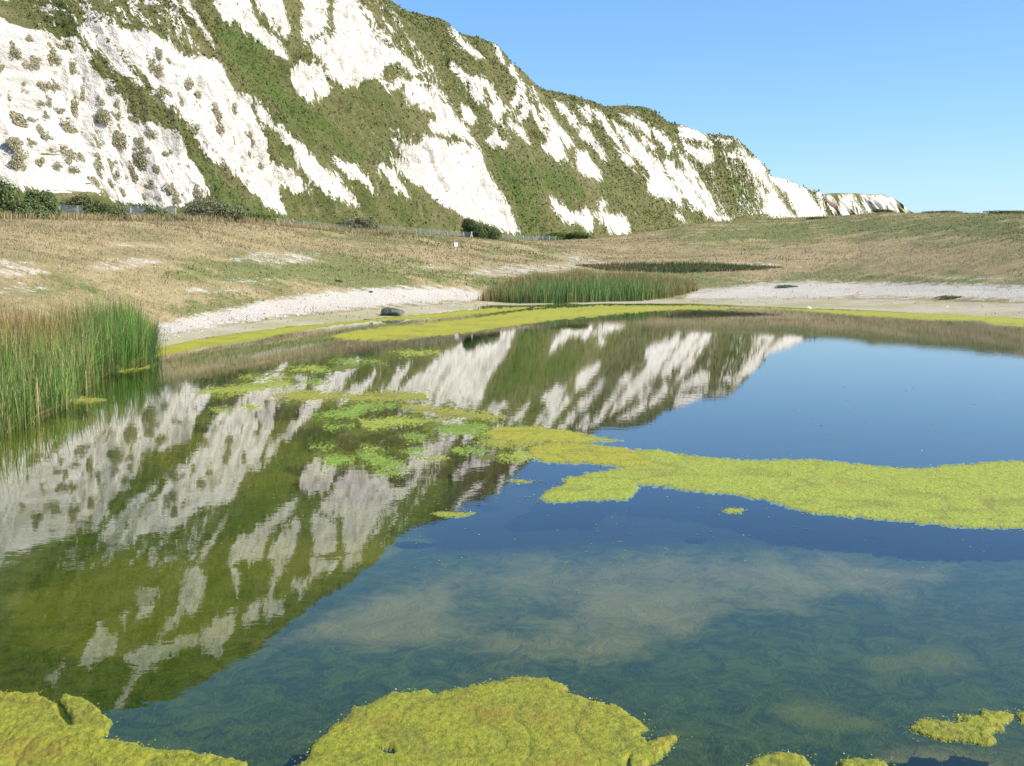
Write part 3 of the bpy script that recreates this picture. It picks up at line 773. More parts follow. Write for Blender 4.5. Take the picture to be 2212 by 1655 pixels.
Xcol = XC + Xb / np.maximum(Yb, 3) * FPX * 1.005
sh = lerp1(Xcol, SHORE); d0 = -H_CAM / slope(sh)
zb = -np.clip((d0 - Yb) * 0.05, 0, 0.42)
zb = np.where(Yb > d0, -0.05 - (Yb - d0) * 0.2, zb)
zb = np.where(Yb < 6.0, -0.42 + (6.0 - Yb) / 6.0 * 2.02, zb)
zb = np.where(Yb < 0, 1.6, zb)
zb = zb + fbm(Xb / 1.3, Yb / 1.3, 4, 51) * 0.05 * (Yb < d0)
P = np.stack([Xb, Yb, zb], -1)
bx_, by_ = to_px(P)
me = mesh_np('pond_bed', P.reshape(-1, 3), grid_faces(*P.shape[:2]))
attr_f(me, 'deep_dark', np.clip(field(bx_, by_, [[(1000, 1000), (1200, 940), (1400, 600), (2500, 640), (2500, 1230), (2212, 1215), (1900, 1185), (1500, 1180), (1200, 1190), (950, 1200), (900, 1150)]], 60) / 30, -1.5, 1.5))
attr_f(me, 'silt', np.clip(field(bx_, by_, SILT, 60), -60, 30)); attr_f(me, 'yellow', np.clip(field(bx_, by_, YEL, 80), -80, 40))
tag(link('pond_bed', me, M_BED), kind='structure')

wv = np.array([(-260, 2.0, 0), (260, 2.0, 0), (260, 190, 0), (-260, 190, 0)], float)
me = mesh_np('pond_water', wv, np.array([[0, 1, 2, 3]]))
tag(link('pond_water', me, M_WATER), kind='structure')

# ------------------------------------------------------------------ algae mats
M_ALG = {
    'near': mat_algae('algae_foreground', (0.170, 0.185, 0.006), (0.300, 0.285, 0.014), (0.230, 0.155, 0.012), 1.6, 0.9),
    'gold': mat_algae('algae_golden', (0.280, 0.265, 0.010), (0.370, 0.350, 0.022), (0.220, 0.175, 0.016), 1.0, 0.3),
    'lime': mat_algae('algae_lime', (0.255, 0.290, 0.018), (0.340, 0.370, 0.040), (0.250, 0.240, 0.030), 0.9, 0.75),
    'shore': mat_algae('algae_shore', (0.330, 0.310, 0.012), (0.380, 0.370, 0.020), (0.270, 0.215, 0.025), 0.4, 0.3),
    'green': mat_algae('algae_green', (0.130, 0.210, 0.012), (0.260, 0.370, 0.028), (0.210, 0.240, 0.022), 0.8, 0.5),
    'mustard': mat_algae('algae_mustard', (0.240, 0.230, 0.018), (0.330, 0.310, 0.028), (0.170, 0.150, 0.025), 0.8, 0.5),
}


MATS = []


def mat_(label, kind, poly, rag=4.0, thick=0.05, step=2.2, holes=(), grp=None, lump=1.0, name='algae_mat', soft=9.0, torn=0.0):
    a = np.array(poly, float)
    MATS.append(a)
    x0, x1, y0, y1 = a[:, 0].min() - 14, a[:, 0].max() + 14, a[:, 1].min() - 10, a[:, 1].max() + 10
    sy = step if (y1 - y0) > 60 else step * 0.55
    gx = np.arange(x0, x1, step); gy = np.arange(y0, y1, sy)
    X, Y = np.meshgrid(gx, gy, indexing='ij')
    W = on_plane(X, Y, 0.0)
    wx, wy = W[..., 0], W[..., 1]
    s = poly_sd(X, Y, a)
    for hpoly in holes:
        s = np.minimum(s, -poly_sd(X, Y, hpoly))
    sc = 2400 / wy / 100.0                     # pixels per centimetre here
    size = float(np.median(wy)) / 2400 * rag * 5                  # world size of the ragged edge
    yq = np.maximum(1.0, np.median(wy) / 12.0) * 1.6
    s = s + fbm(wx / size, wy / size / yq, 5, 61, 0.6) * rag * 2.0
    if torn: s = s + fbm(wx / size * 3.4 + 9, wy / size / 1.3, 5, 63, 0.8) * torn - torn * .02
    edge = np.clip(s / soft, -1, 1)
    h = np.where(s > 0, thick * np.sqrt(np.clip(edge, 0, 1)) * 0.30 + 0.002, -0.003 + edge * 0.012)
    lump = lump * float(np.clip(7.5 / np.median(wy), 0.08, 1))
    fs = float(np.clip(np.median(wy) / 7.5, 1, 8)) ** 0.7
    # pillowy lumps with creases between them
    l1 = np.abs(noise2(wx / 0.30 / fs + fbm(wx * 2, wy * 2, 2, 5), wy / 0.42 / fs, 71))
    l2 = np.abs(fbm(wx / 0.10 / fs, wy / 0.12 / fs, 2, 72))
    l3 = fbm(wx / 0.035 / fs, wy / 0.04 / fs, 2, 73)
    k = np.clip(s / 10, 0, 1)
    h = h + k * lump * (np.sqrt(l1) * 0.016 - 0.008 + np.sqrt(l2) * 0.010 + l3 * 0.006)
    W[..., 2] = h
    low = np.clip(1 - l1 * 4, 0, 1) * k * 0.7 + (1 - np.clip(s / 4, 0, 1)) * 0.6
    Fq = grid_faces(len(gx), len(gy), s > -1.0)
    if not len(Fq): return None
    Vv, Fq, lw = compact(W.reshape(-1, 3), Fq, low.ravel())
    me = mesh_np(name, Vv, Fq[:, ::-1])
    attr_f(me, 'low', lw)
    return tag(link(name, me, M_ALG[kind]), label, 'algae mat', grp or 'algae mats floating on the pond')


C8 = lambda L: [(386.7 + x * .3497, 618.8 + y * .3497) for x, y in L]
mat_('wide rounded yellow-green algae mat at the bottom edge with a pointed arm on its right', 'near',
     [(600, 1680), (638, 1657), (668, 1642), (672, 1612), (700, 1590), (720, 1570), (755, 1545), (762, 1528), (800, 1520), (845, 1498), (920, 1492), (935, 1502), (985, 1487), (1030, 1481), (1070, 1474), (1110, 1464), (1180, 1467), (1222, 1483), (1224, 1495), (1240, 1502), (1290, 1515), (1340, 1530), (1385, 1560), (1400, 1576), (1378, 1588), (1398, 1604), (1440, 1588), (1464, 1590), (1440, 1625), (1400, 1658), (1350, 1800), (560, 1800)],
     3.6, 0.06, 1.7, lump=0.6, holes=[[(810, 1617), (845, 1621), (848, 1627), (830, 1625)], [(1345, 1690), (1352, 1670), (1358, 1640), (1352, 1676)]])
mat_('thick golden algae mat filling the lower left corner with creases and a dark split', 'near',
     [(-160, 1530), (-60, 1500), (0, 1496), (40, 1500), (75, 1497), (105, 1514), (122, 1520), (140, 1500), (165, 1505), (200, 1522), (238, 1560), (232, 1582), (215, 1596), (290, 1607), (330, 1620), (400, 1624), (470, 1636), (530, 1650), (545, 1720), (400, 1800), (-160, 1800)],
     3.4, 0.08, 1.7, holes=[[(120, 1512), (138, 1535), (150, 1552), (155, 1568), (145, 1566), (130, 1545)]], lump=1.15)
mat_('broad lime-yellow algae mat spreading in from the right edge', 'lime',
     [(1385, 975), (1420, 971), (1490, 985), (1560, 991), (1640, 995), (1760, 992), (1850, 1003), (1960, 1012), (2060, 1006), (2130, 999), (2212, 996), (2480, 982), (2600, 1160), (2212, 1139), (2090, 1139), (1960, 1126), (1840, 1117), (1740, 1106), (1650, 1077), (1560, 1066), (1500, 1060), (1440, 1052), (1395, 1048), (1380, 1055), (1355, 1077), (1280, 1080), (1200, 1086), (1165, 1076), (1180, 1060), (1222, 1046), (1215, 1035), (1260, 1025), (1330, 1012), (1400, 1003)], 3.0, 0.02, 2.2,
     holes=[[(1375, 1047), (1450, 1047), (1440, 1050), (1385, 1055)]])
mat_('mustard algae mat joining the left end of the broad lime mat', 'gold', [(1140, 968), (1180, 955), (1260, 958), (1330, 965), (1400, 975), (1480, 985), (1470, 1002), (1360, 1010), (1300, 1003), (1200, 1000), (1150, 990)], 3.0, 0.015)
mat_('golden algae mat just above and left of the mustard one', 'gold', [(1045, 936), (1080, 922), (1150, 921), (1240, 932), (1290, 943), (1345, 951), (1250, 957), (1140, 955), (1070, 950)], 2.5, 0.015)
mat_('small bright algae raft on the right, above the lower right corner', 'near',
     [(1966, 1574), (1985, 1556), (2020, 1553), (2050, 1560), (2085, 1561), (2060, 1548), (2085, 1546), (2115, 1548), (2120, 1538), (2160, 1536), (2190, 1543), (2186, 1560), (2165, 1566), (2170, 1580), (2150, 1582), (2140, 1588), (2152, 1600), (2138, 1612), (2090, 1602), (2040, 1600), (2000, 1588)], 3.0, 0.05, 1.6)
mat_('scrap of algae cut off by the right edge of the picture', 'near', [(2192, 1545), (2215, 1530), (2300, 1540), (2280, 1570), (2205, 1560)], 2.5, 0.04, 1.8)
mat_('small algae raft on the bottom edge, left one of the pair at lower right', 'near', [(1612, 1680), (1618, 1652), (1640, 1634), (1700, 1625), (1738, 1636), (1752, 1655), (1770, 1680)], 3.0, 0.05, 1.6)
mat_('small algae raft on the bottom edge, right one of the pair at lower right', 'near', [(1806, 1680), (1812, 1650), (1830, 1640), (1870, 1640), (1912, 1648), (1935, 1680)], 3.0, 0.05, 1.6)
mat_('tiny lone algae patch below the broad lime mat', 'lime', [(1560, 1103), (1575, 1098), (1604, 1100), (1600, 1107), (1572, 1108)], 1.5, 0.02, 1.5)
mat_('thin lone algae streak at the edge of the mirrored cliff', 'lime', [(930, 1108), (950, 1106), (1025, 1108), (1000, 1116), (960, 1117)], 1.5, 0.01, 1.5)
mat_('thin algae wisp just left of the blue water notch', 'mustard', [(1095, 1038), (1120, 1036), (1152, 1040), (1120, 1044)], 1.2, 0.01, 1.5)
mat_('long yellow algae fringe along the chalk beach in front of the boulder', 'shore',
     [(330, 775), (338, 746), (450, 728), (600, 708), (760, 693), (830, 686), (940, 676), (1060, 665), (1180, 663), (1100, 672), (940, 688), (860, 691), (760, 699), (640, 716), (540, 735), (420, 755), (350, 768)], 1.8, 0.02, 2.2)
mat_('yellow algae tongue reaching out from the far shore past the boulder', 'shore',
     [(700, 729), (780, 712), (900, 700), (1040, 684), (1160, 668), (1300, 660), (1500, 660), (1700, 667), (1560, 668), (1420, 671), (1300, 682), (1180, 694), (1090, 706), (980, 722), (860, 734), (770, 735)], 2.0, 0.02, 2.2)
mat_('narrow yellow algae strip against the far right shore', 'shore',
     [(1500, 660), (1700, 667), (1780, 668), (1900, 672), (2212, 684), (2500, 700), (2500, 725), (2212, 707), (2150, 702), (2120, 694), (2000, 691), (1890, 684), (1790, 677), (1700, 669)], 1.2, 0.02, 2.2)
MID = [
    ('lone yellow-green algae lens left of centre over the mirrored chalk', 'lime', [(100, 655), (200, 630), (400, 600), (600, 580), (700, 590), (705, 612), (450, 650), (250, 672)]),
    ('short algae streak above the yellow-green lens', 'lime', [(600, 515), (830, 490), (860, 500), (905, 516), (820, 528), (640, 520)]),
    ('hair-thin algae line directly above the yellow-green lens', 'lime', [(370, 555), (700, 556), (690, 566), (380, 566)]),
    ('thin green algae line near the mirrored slope, second row from the far shore', 'green', [(940, 465), (1000, 455), (1200, 455), (1270, 470), (1000, 476)]),
    ('small flat algae lens nearest the shore tongue', 'lime', [(1320, 412), (1400, 396), (1600, 400), (1600, 418), (1400, 424)]),
    ('long mustard algae bank across the middle of the pond', 'mustard', [(560, 682), (700, 640), (850, 635), (900, 655), (1100, 665), (1300, 648), (1550, 660), (1540, 702), (1400, 705), (1250, 712), (1100, 712), (1000, 700), (800, 705), (640, 702)]),
    ('vivid green algae patch below the mustard bank', 'green', [(790, 792), (1000, 760), (1120, 720), (1250, 713), (1340, 725), (1300, 750), (1150, 762), (1100, 812), (960, 812), (820, 808)]),
    ('brownish algae strip running right towards the big mats', 'mustard', [(1360, 728), (1500, 733), (1700, 758), (1900, 778), (2010, 798), (1950, 826), (1700, 812), (1500, 780), (1370, 752)]),
    ('yellowish algae strip under the brownish one', 'lime', [(1110, 822), (1350, 808), (1500, 810), (1660, 828), (1500, 850), (1350, 858), (1200, 882), (1120, 862)]),
    ('small dull green algae smudge left of the yellowish strip', 'green', [(890, 862), (1000, 848), (1080, 852), (1050, 872), (930, 884)]),
    ('bright green algae patch touching the golden mat', 'green', [(1580, 882), (1700, 848), (1850, 838), (1930, 868), (1850, 912), (1700, 916), (1600, 900)]),
    ('small green algae island left of the bright green patch', 'green', [(1370, 922), (1450, 903), (1560, 918), (1500, 955), (1420, 953)]),
    ('small green algae island over the mirrored crag, middle of the row', 'green', [(1360, 1015), (1500, 998), (1535, 1010), (1450, 1038), (1380, 1028)]),
    ('green algae streak over the mirrored crag, right of the row', 'green', [(1665, 1002), (1800, 990), (1905, 1010), (1850, 1035), (1700, 1025)]),
    ('grey-green algae patch at the corner of the blue water', 'lime', [(1960, 1052), (2080, 1012), (2212, 1008), (2300, 1020), (2300, 1050), (2212, 1062), (2100, 1078), (1980, 1068)]),
    ('large vivid green tufted algae patch over the mirrored crag', 'green', [(1110, 1030), (1200, 1018), (1290, 1060), (1380, 1078), (1405, 1110), (1300, 1120), (1200, 1102), (1120, 1075)]),
    ('vivid green algae tuft left of the large tufted patch', 'green', [(880, 1075), (910, 1050), (980, 1040), (1080, 1055), (1060, 1090), (930, 1112)]),
    ('small yellowish algae streak above the tufted patch', 'lime', [(1105, 1003), (1200, 994), (1262, 1005), (1150, 1017)]),
    ('tiny green algae fleck lowest of the tufted group', 'green', [(1215, 1146), (1300, 1138), (1380, 1150), (1340, 1165), (1240, 1160)]),
    ('faint algae fleck left over the mirrored chalk', 'lime', [(200, 760), (260, 750), (325, 756), (310, 772), (230, 772)]),
    ('faint algae fleck second from left over the mirrored chalk', 'lime', [(370, 738), (440, 730), (505, 740), (450, 762)]),
    ('faint green algae streak lowest left of the islands', 'green', [(810, 992), (880, 982), (960, 987), (900, 1008)]),
    ('flat yellow algae streak right of the tufted patch', 'lime', [(1470, 1050), (1560, 1042), (1655, 1055), (1550, 1072)]),
    ('green algae fleck above the mustard bank at its left', 'green', [(820, 505), (900, 500), (930, 515), (860, 532)]),
    ('green algae fleck under the short streaks near the mirrored slope', 'green', [(760, 590), (850, 578), (930, 588), (850, 606), (780, 604)]),
    ('brown-gold algae film between the mats and the blue water', 'mustard', [(1830, 960), (1950, 930), (2100, 925), (2230, 940), (2300, 980), (2150, 1000), (1950, 995), (1840, 980)]),
    ('dull green algae film right of the vivid patch', 'green', [(1830, 920), (1920, 905), (2010, 912), (1960, 935), (1850, 938)]),
]
for lb, kd, pl in MID:
    mat_(lb, kd, C8(pl), 3.0, 0.008, 1.4, lump=0.25, soft=6, torn=17.0)
def mat_film():
    k = NT('thin_algae_film')
    pos = k.n('ShaderNodeNewGeometry').outputs['Position']
    q = k.mapping(pos, (1.0, 0.35, 1.0))
    a = k.noise(q, 1.1, 7, 0.72, 0.5); b = k.noise(q, 6.0, 5, 0.7)
    m = k.math('ADD', k.math('MULTIPLY', k.attr('low').outputs['Fac'], 1.0), k.math('MULTIPLY', k.math('SUBTRACT', a, 0.51), 9.0))
    m = k.math('ADD', m, k.math('MULTIPLY', k.math('SUBTRACT', b, 0.5), 3.0))
    c = k.mix(k.ramp(a, 0.45, 0.65), (0.080, 0.085, 0.018), (0.115, 0.150, 0.018))
    b_ = k.bsdf(c, 0.8, 0.1)
    tr = k.n('ShaderNodeBsdfTransparent')
    mx = k.n('ShaderNodeMixShader')
    k.t.links.new(k.math('MULTIPLY', k.ramp(m, 0.0, 1.6), 0.85), mx.inputs[0])
    k.t.links.new(tr.outputs[0], mx.inputs[1]); k.t.links.new(b_.outputs[0], mx.inputs[2])
    k.t.links.new(mx.outputs[0], k.out.inputs['Surface'])
    return k.m


M_FILM = mat_film()


def film(label, poly):
    a = np.array(poly, float)
    X, Y = np.meshgrid(np.arange(a[:, 0].min(), a[:, 0].max(), 8), np.arange(a[:, 1].min(), a[:, 1].max(), 3), indexing='ij')
    W = on_plane(X, Y, 0.0); W[..., 2] = 0.002
    s_ = np.clip(poly_sd(X, Y, a) / 14.0, -1, 1) - .55
    Vv, Fq, lw = compact(W.reshape(-1, 3), grid_faces(*X.shape, s_ > -1.5), s_.ravel())
    me = mesh_np('algae_film', Vv, Fq[:, ::-1]); attr_f(me, 'low', lw)
    tag(link('algae_film', me, M_FILM), label, kind='stuff')


film('torn olive algae film around the green islands in mid pond', C8([(520, 700), (620, 640), (900, 635), (1500, 650), (1700, 720), (2050, 790), (2300, 880), (2340, 1060), (2000, 1080), (1500, 1080), (1200, 1120), (880, 1100), (780, 980), (900, 880), (780, 800), (600, 740)]))
film('faint algae film between the near streaks and the shore tongue', C8([(180, 640), (420, 560), (560, 480), (900, 440), (1300, 440), (1150, 500), (950, 610), (700, 640), (300, 690)]))
mat_('yellow algae margin under the right end of the reed bed', 'gold', [(235, 797), (260, 792), (300, 794), (340, 784), (330, 794), (260, 803)], 2.0, 0.005, 1.6, lump=.2, torn=7.0)
mat_('green-gold algae margin beside the nearest reeds', 'mustard', [(140, 860), (170, 857), (230, 862), (215, 868), (160, 870)], 2.0, 0.005, 1.6, lump=.2, torn=7.0)

# torn scraps and flecks drifting round the mats
pts = []
for a in MATS:
    q = np.roll(a, -1, 0); L = np.linalg.norm(q - a, axis=1)
    nn = int(min(L.sum() * (0.55 if a[:, 1].mean() > 800 else 0.15), 900))
    i = RNG.choice(len(a), nn, p=L / L.sum()); t_ = RNG.uniform(0, 1, nn)[:, None]
    pts.append(a[i] + (q[i] - a[i]) * t_ + RNG.normal(0, 1, (nn, 2)) * np.array([11, 4]) * RNG.uniform(.2, 1.6, (nn, 1)))
pts.append(np.column_stack([RNG.uniform(300, 2212, 700), RNG.uniform(820, 1240, 700)]))
pts = np.vstack(pts); pts = pts[(pts[:, 1] > 690)]
n = len(pts)
w = on_plane(pts[:, 0], pts[:, 1]); w[:, 2] = RNG.uniform(.003, .008, n)
sz = w[:, 1] / 2400 * RNG.uniform(.5, 2.0, n) ** 1.4
an = RNG.uniform(0, 6.28, n)[:, None] + np.array([0, 1.4, 3.0, 4.6])[None]
rr = sz[:, None] * RNG.uniform(.5, 1.3, (n, 4))
V = np.stack([w[:, None, 0] + np.cos(an) * rr, w[:, None, 1] + np.sin(an) * rr * 2.0, w[:, None, 2] + 0 * rr], -1)
me = mesh_np('algae_scraps', V.reshape(-1, 3), np.arange(n * 4).reshape(-1, 4), False)
cl_ = np.array([(0.26, 0.28, 0.02), (0.20, 0.27, 0.02), (0.16, 0.12, 0.03), (0.55, 0.52, 0.45)])[RNG.choice(4, n, p=[.5, .25, .2, .05])]
attr_c(me, 'col', np.repeat(cl_ * RNG.uniform(.7, 1.2, (n, 1)), 4, 0))
tag(link('algae_scraps', me, M_BLADE), 'scraps of algae drifting round the mats', kind='stuff')

# ------------------------------------------------------------------ blades: reeds, grass, submerged weed
def blades(base, height, width, lean, az, color, nseg=3, curve=1.0):
    """ribbons; base n x 3; lean horizontal offset of tip as a fraction of height"""
    n = len(base)
    k = nseg + 1
    V = np.zeros((n, k, 2, 3)); Cc = np.zeros((n, k, 2, 3))
    fa = RNG.uniform(0, np.pi, n) * 0.5 - np.pi / 4
    side = np.stack([np.cos(fa), np.sin(fa), np.zeros(n)], 1)
    for i in range(k):
        f = i / nseg
        off = (f ** (1 + curve)) * lean * height
        c = base + np.stack([np.cos(az) * off, np.sin(az) * off, height * f * (1 - 0.15 * lean * f)], 1)
        w = width * (1 - f ** 1.5 * 0.92)
        V[:, i, 0] = c - side * w[:, None] / 2; V[:, i, 1] = c + side * w[:, None] / 2
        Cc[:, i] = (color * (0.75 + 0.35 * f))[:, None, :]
    idx = (np.arange(n) * k * 2)[:, None, None]
    j = np.arange(nseg)[None, :, None] * 2
    F = idx + j + np.array([0, 1, 3, 2])[None, None, :]
    return V.reshape(-1, 3), F.reshape(-1, 4), Cc.reshape(-1, 3)


def pick(cols, p, n):
    c = np.array(cols)[RNG.choice(len(cols), n, p=np.array(p) / sum(p))]
    return c * RNG.uniform(0.75, 1.25, (n, 1))


def blade_obj(name, parts, mat=None):
    V = []; F = []; C = []; o = 0
    for v, f, c in parts:
        V.append(v); F.append(f + o); C.append(c); o += len(v)
    me = mesh_np(name, np.vstack(V), np.vstack(F), smooth=False)
    attr_c(me, 'col', np.vstack(C))
    return link(name, me, mat or M_BLADE)


def sample_poly(poly, n):
    a = np.array(poly, float); out = []
    tot = 0
    while tot < n:
        x = RNG.uniform(a[:, 0].min(), a[:, 0].max(), n); y = RNG.uniform(a[:, 1].min(), a[:, 1].max(), n)
        m = poly_sd(x, y, a) > 0
        out.append(np.stack([x[m], y[m]], 1)); tot += m.sum()
    return np.vstack(out)[:n]


def ground_z(X, Y):
    xcol = XC + X / Y * FPX * 1.0035
    ys = lerp1(xcol, SHORE); d0 = -H_CAM / slope(ys); d1 = lerp1(xcol, RDEP)
    t = (Y - d0) / (d1 - d0)
    return np.where(t < 0, 0, land(xcol, np.clip(t, 0, 1))[..., 2]), t


# left reed bed: foot outline in picture space, laid on the water/shore
BED = [(-260, 1035), (-80, 985), (0, 940), (60, 925), (120, 895), (165, 868), (195, 838), (240, 806), (300, 796), (334, 782), (338, 760), (300, 742), (200, 728), (80, 722), (-60, 722), (-260, 730)]
wb = on_plane(np.array([p[0] for p in BED], float), np.array([p[1] for p in BED], float))[:, :2]
s = sample_poly(wb, 34000)
dens = fbm(s[:, 0] / 1.5, s[:, 1] / 1.5, 3, 81)
s = s[dens > -0.55]
z, _ = ground_z(s[:, 0], s[:, 1])
bx3 = np.column_stack([s, z - 0.05 * (z <= 0)])
qx, qy = to_px(bx3)
m = (qy > 728 + RNG.normal(0, 4, len(s))) & (qx > -400) & (qx < 338 - np.abs(RNG.normal(0, 22, len(s))))
s, bx3, qx, qy = s[m], bx3[m], qx[m], qy[m]
n = len(s)
rightness = np.clip((qx - 150) / 100 + fbm(s[:, 0], s[:, 1] / 2, 2, 85) * .6, 0, 1)
front = np.clip((qy - 800) / 60 + fbm(s[:, 0] / 1.5, s[:, 1] / 1.5, 2, 86) * .5, 0, 1)
red = np.clip((820 - qy) / 60 + fbm(s[:, 0], s[:, 1], 2, 84) * 1.2 - (qx / 150), 0, 1)
GRN = pick([(0.070, 0.150, 0.020), (0.110, 0.190, 0.035), (0.050, 0.105, 0.022), (0.190, 0.210, 0.060)], [4, 3, 2, 2], n)
OLV = pick([(0.210, 0.200, 0.055), (0.290, 0.215, 0.090), (0.130, 0.180, 0.035), (0.360, 0.290, 0.140), (0.09, 0.13, 0.03)], [3, 2, 3, 1, 2], n)
RED = pick([(0.300, 0.120, 0.060), (0.360, 0.190, 0.090), (0.200, 0.160, 0.050)], [2, 2, 2], n)
u = RNG.uniform(0, 1, n)
col = np.where((u < np.maximum(rightness * .85, front * .6))[:, None], GRN, OLV)
col = np.where(((RNG.uniform(0, 1, n) < red * .8) & (rightness < .5))[:, None], RED, col)
col = col * 1.4
hgt = RNG.uniform(0.80, 1.60, n) * (1 + 0.22 * rightness) * (1 - 0.15 * front) * np.where(qx < 120, 0.92, 1.0)
hgt *= np.where(RNG.uniform(0, 1, n) < .12, 0.5, 1) * (1 - .25 * np.clip((qx - 285) / 50, 0, 1)) * (1 + .18 * fbm(s[:, 0] / 1.2, s[:, 1] / 1.2, 2, 88))
az = RNG.uniform(0, 6.28, n)
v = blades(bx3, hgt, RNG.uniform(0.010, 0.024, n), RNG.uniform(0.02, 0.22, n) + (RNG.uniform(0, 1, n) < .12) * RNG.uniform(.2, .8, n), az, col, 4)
parts = [v]
k = 260
sx = np.abs(RNG.normal(0, 9, k)) + 325; sy = RNG.uniform(735, 800, k)
sb = on_plane(sx, sy); sb[:, 2] = -0.05
parts.append(blades(sb, RNG.uniform(.5, 1.5, k), RNG.uniform(.008, .016, k), RNG.uniform(.05, .35, k), RNG.uniform(0, 6.28, k), pick([(0.070, 0.140, 0.030), (0.12, 0.15, 0.05)], [3, 1], k), 4))
# short dead litter at the feet
m = RNG.uniform(0, 1, n) < 0.4
k = m.sum()
parts.append(blades(bx3[m] + np.array([0, -.1, 0]), RNG.uniform(.15, .5, k), RNG.uniform(.01, .02, k), RNG.uniform(.4, 1.6, k), RNG.uniform(0, 6.28, k), pick([(0.36, 0.27, 0.12), (0.25, 0.14, 0.06), (0.42, 0.36, 0.2)], [2, 1, 1], k), 2))
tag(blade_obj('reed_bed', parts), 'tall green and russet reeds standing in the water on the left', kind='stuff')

# reed clump on the far shore, and the dark rushes behind it
def far_reeds(name, label, poly, n, h0, h1, cols, prob, w, cols2=None):
    pp = np.array(poly, float)
    out = []
    tot = 0
    s = sample_poly(pp, n)
    xcol = s[:, 0]; tq = s[:, 1]
    if tq.max() > 2:                       # given as picture rows: find where those rows meet the land
        xs_ = np.linspace(xcol.min(), xcol.max(), 60); tt_ = np.linspace(0.02, .8, 200)
        yy_ = to_px(land(xs_[:, None] + 0 * tt_[None], tt_[None] + 0 * xs_[:, None]))[1]
        ix = np.clip(np.searchsorted(xs_, xcol), 0, 59)
        tq = tt_[np.argmin(np.abs(yy_[ix] - tq[:, None]), axis=1)]
    base = land(xcol, tq)
    mid = (pp[:, 0].min() + pp[:, 0].max()) / 2; hw = (pp[:, 0].max() - pp[:, 0].min()) / 2
    e = 1 - np.clip(np.abs(xcol - mid) / hw, 0, 1) ** 3
    h = RNG.uniform(h0, h1, n) * (0.35 + 0.65 * e) * (1 + 0.25 * fbm(base[:, 0] / 2, base[:, 1] / 2, 2, 90))
    c = pick(cols, prob, n)
    if cols2 is not None:
        g = RNG.uniform(0, 1, n) < np.clip((tq.max() - tq) / (tq.max() - tq.min()) * 1.6 - .3, 0, 1) * e
        c = np.where(g[:, None], pick(*cols2, n), c)
    return tag(blade_obj(name, [blades(base, h, RNG.uniform(w * .6, w * 1.3, n), RNG.uniform(.02, .3, n), RNG.uniform(0, 6.28, n), c, 3)]), label, kind='stuff')


far_reeds('reed_clump', 'broad clump of green and rust reeds at the middle of the far shore', [(1030, 0.115), (1090, 0.075), (1160, 0.04), (1280, 0.025), (1390, 0.03), (1440, 0.06), (1510, 0.13), (1500, 0.17), (1300, 0.20), (1100, 0.18)], 14000, 1.2, 1.8,
          [(0.290, 0.210, 0.080), (0.210, 0.220, 0.070), (0.320, 0.210, 0.100)], [3, 3, 2], 0.045, ([(0.110, 0.195, 0.045), (0.150, 0.235, 0.065), (0.22, 0.22, 0.08)], [3, 2, 1]))
far_reeds('rush_strip', 'dark red-brown rush strip behind the reed clump', [(1235, 573), (1330, 571), (1500, 571), (1600, 574), (1700, 578), (1640, 584), (1480, 590), (1320, 586)], 6500, 0.22, 0.5,
          [(0.120, 0.070, 0.042), (0.100, 0.100, 0.045), (0.150, 0.115, 0.06), (0.085, 0.115, 0.04)], [3, 2, 2, 2], 0.05, ([(0.085, 0.125, 0.04), (0.12, 0.11, 0.05)], [2, 1]))

# dry grass tufts over the land
n = 70000
xs = RNG.uniform(-300, 2500, n); ts = RNG.uniform(0.02, 1.02, n)
g = land(xs, ts)
qx, qy = to_px(g)
fg = np.maximum(field(qx, qy, GRAVEL, 30), field(qx, qy, SANDY, 30)); f2 = field(qx, qy, G2, 30); fn = field(qx, qy, GREEN, 40)
keep = (fg < -3 + RNG.normal(0, 2, n)) & ((f2 < -1) | (RNG.uniform(0, 1, n) < .25))
bedpix = poly_sd(qx, qy, [(p[0], p[1]) for p in BED])
keep &= bedpix < 4
keep &= (fbm(g[:, 0] / 3, g[:, 1] / 3, 3, 95) > -0.45)
g = g[keep]; fn = fn[keep]; ts = ts[keep]; n = len(g)
patch = fbm(g[:, 0] / 7, g[:, 1] / 7, 3, 96)
isg = RNG.uniform(0, 1, n) < np.clip(0.34 + patch * .9 + fn / 40 + .2 * (fn > 0), 0.06, .9)
c = np.where(isg[:, None], pick([(0.130, 0.150, 0.045), (0.170, 0.170, 0.060), (0.090, 0.120, 0.035)], [3, 2, 2], n), pick([(0.340, 0.265, 0.140), (0.290, 0.220, 0.120), (0.410, 0.330, 0.180), (0.260, 0.175, 0.095)], [3, 3, 2, 2], n))
parts = []
far_k = np.clip(g[:, 1] / 90, .35, 1.5)
for r in range(2):
    off = np.column_stack([RNG.normal(0, .12, n), RNG.normal(0, .12, n), np.full(n, -0.02)])
    parts.append(blades(g + off, RNG.uniform(.03, .18, n) * (0.6 + .5 * far_k) * (1 + .8 * np.clip(patch, 0, 1)), RNG.uniform(.02, .07, n) * far_k * 1.1, RNG.uniform(.1, .7, n), RNG.uniform(0, 6.28, n), c * RNG.uniform(.85, 1.15, (n, 1)), 1))
# taller pale grass along the ridge on the left
n = 9000
xs = RNG.uniform(-200, 900, n); g = land(xs, RNG.uniform(.93, 1.02, n))
parts.append(blades(g, RNG.uniform(.25, .7, n), RNG.uniform(.02, .05, n), RNG.uniform(.1, .5, n), RNG.uniform(0, 6.28, n), pick([(0.46, 0.36, 0.19), (0.36, 0.27, 0.13), (0.2, 0.18, 0.07)], [3, 2, 1], n), 2))
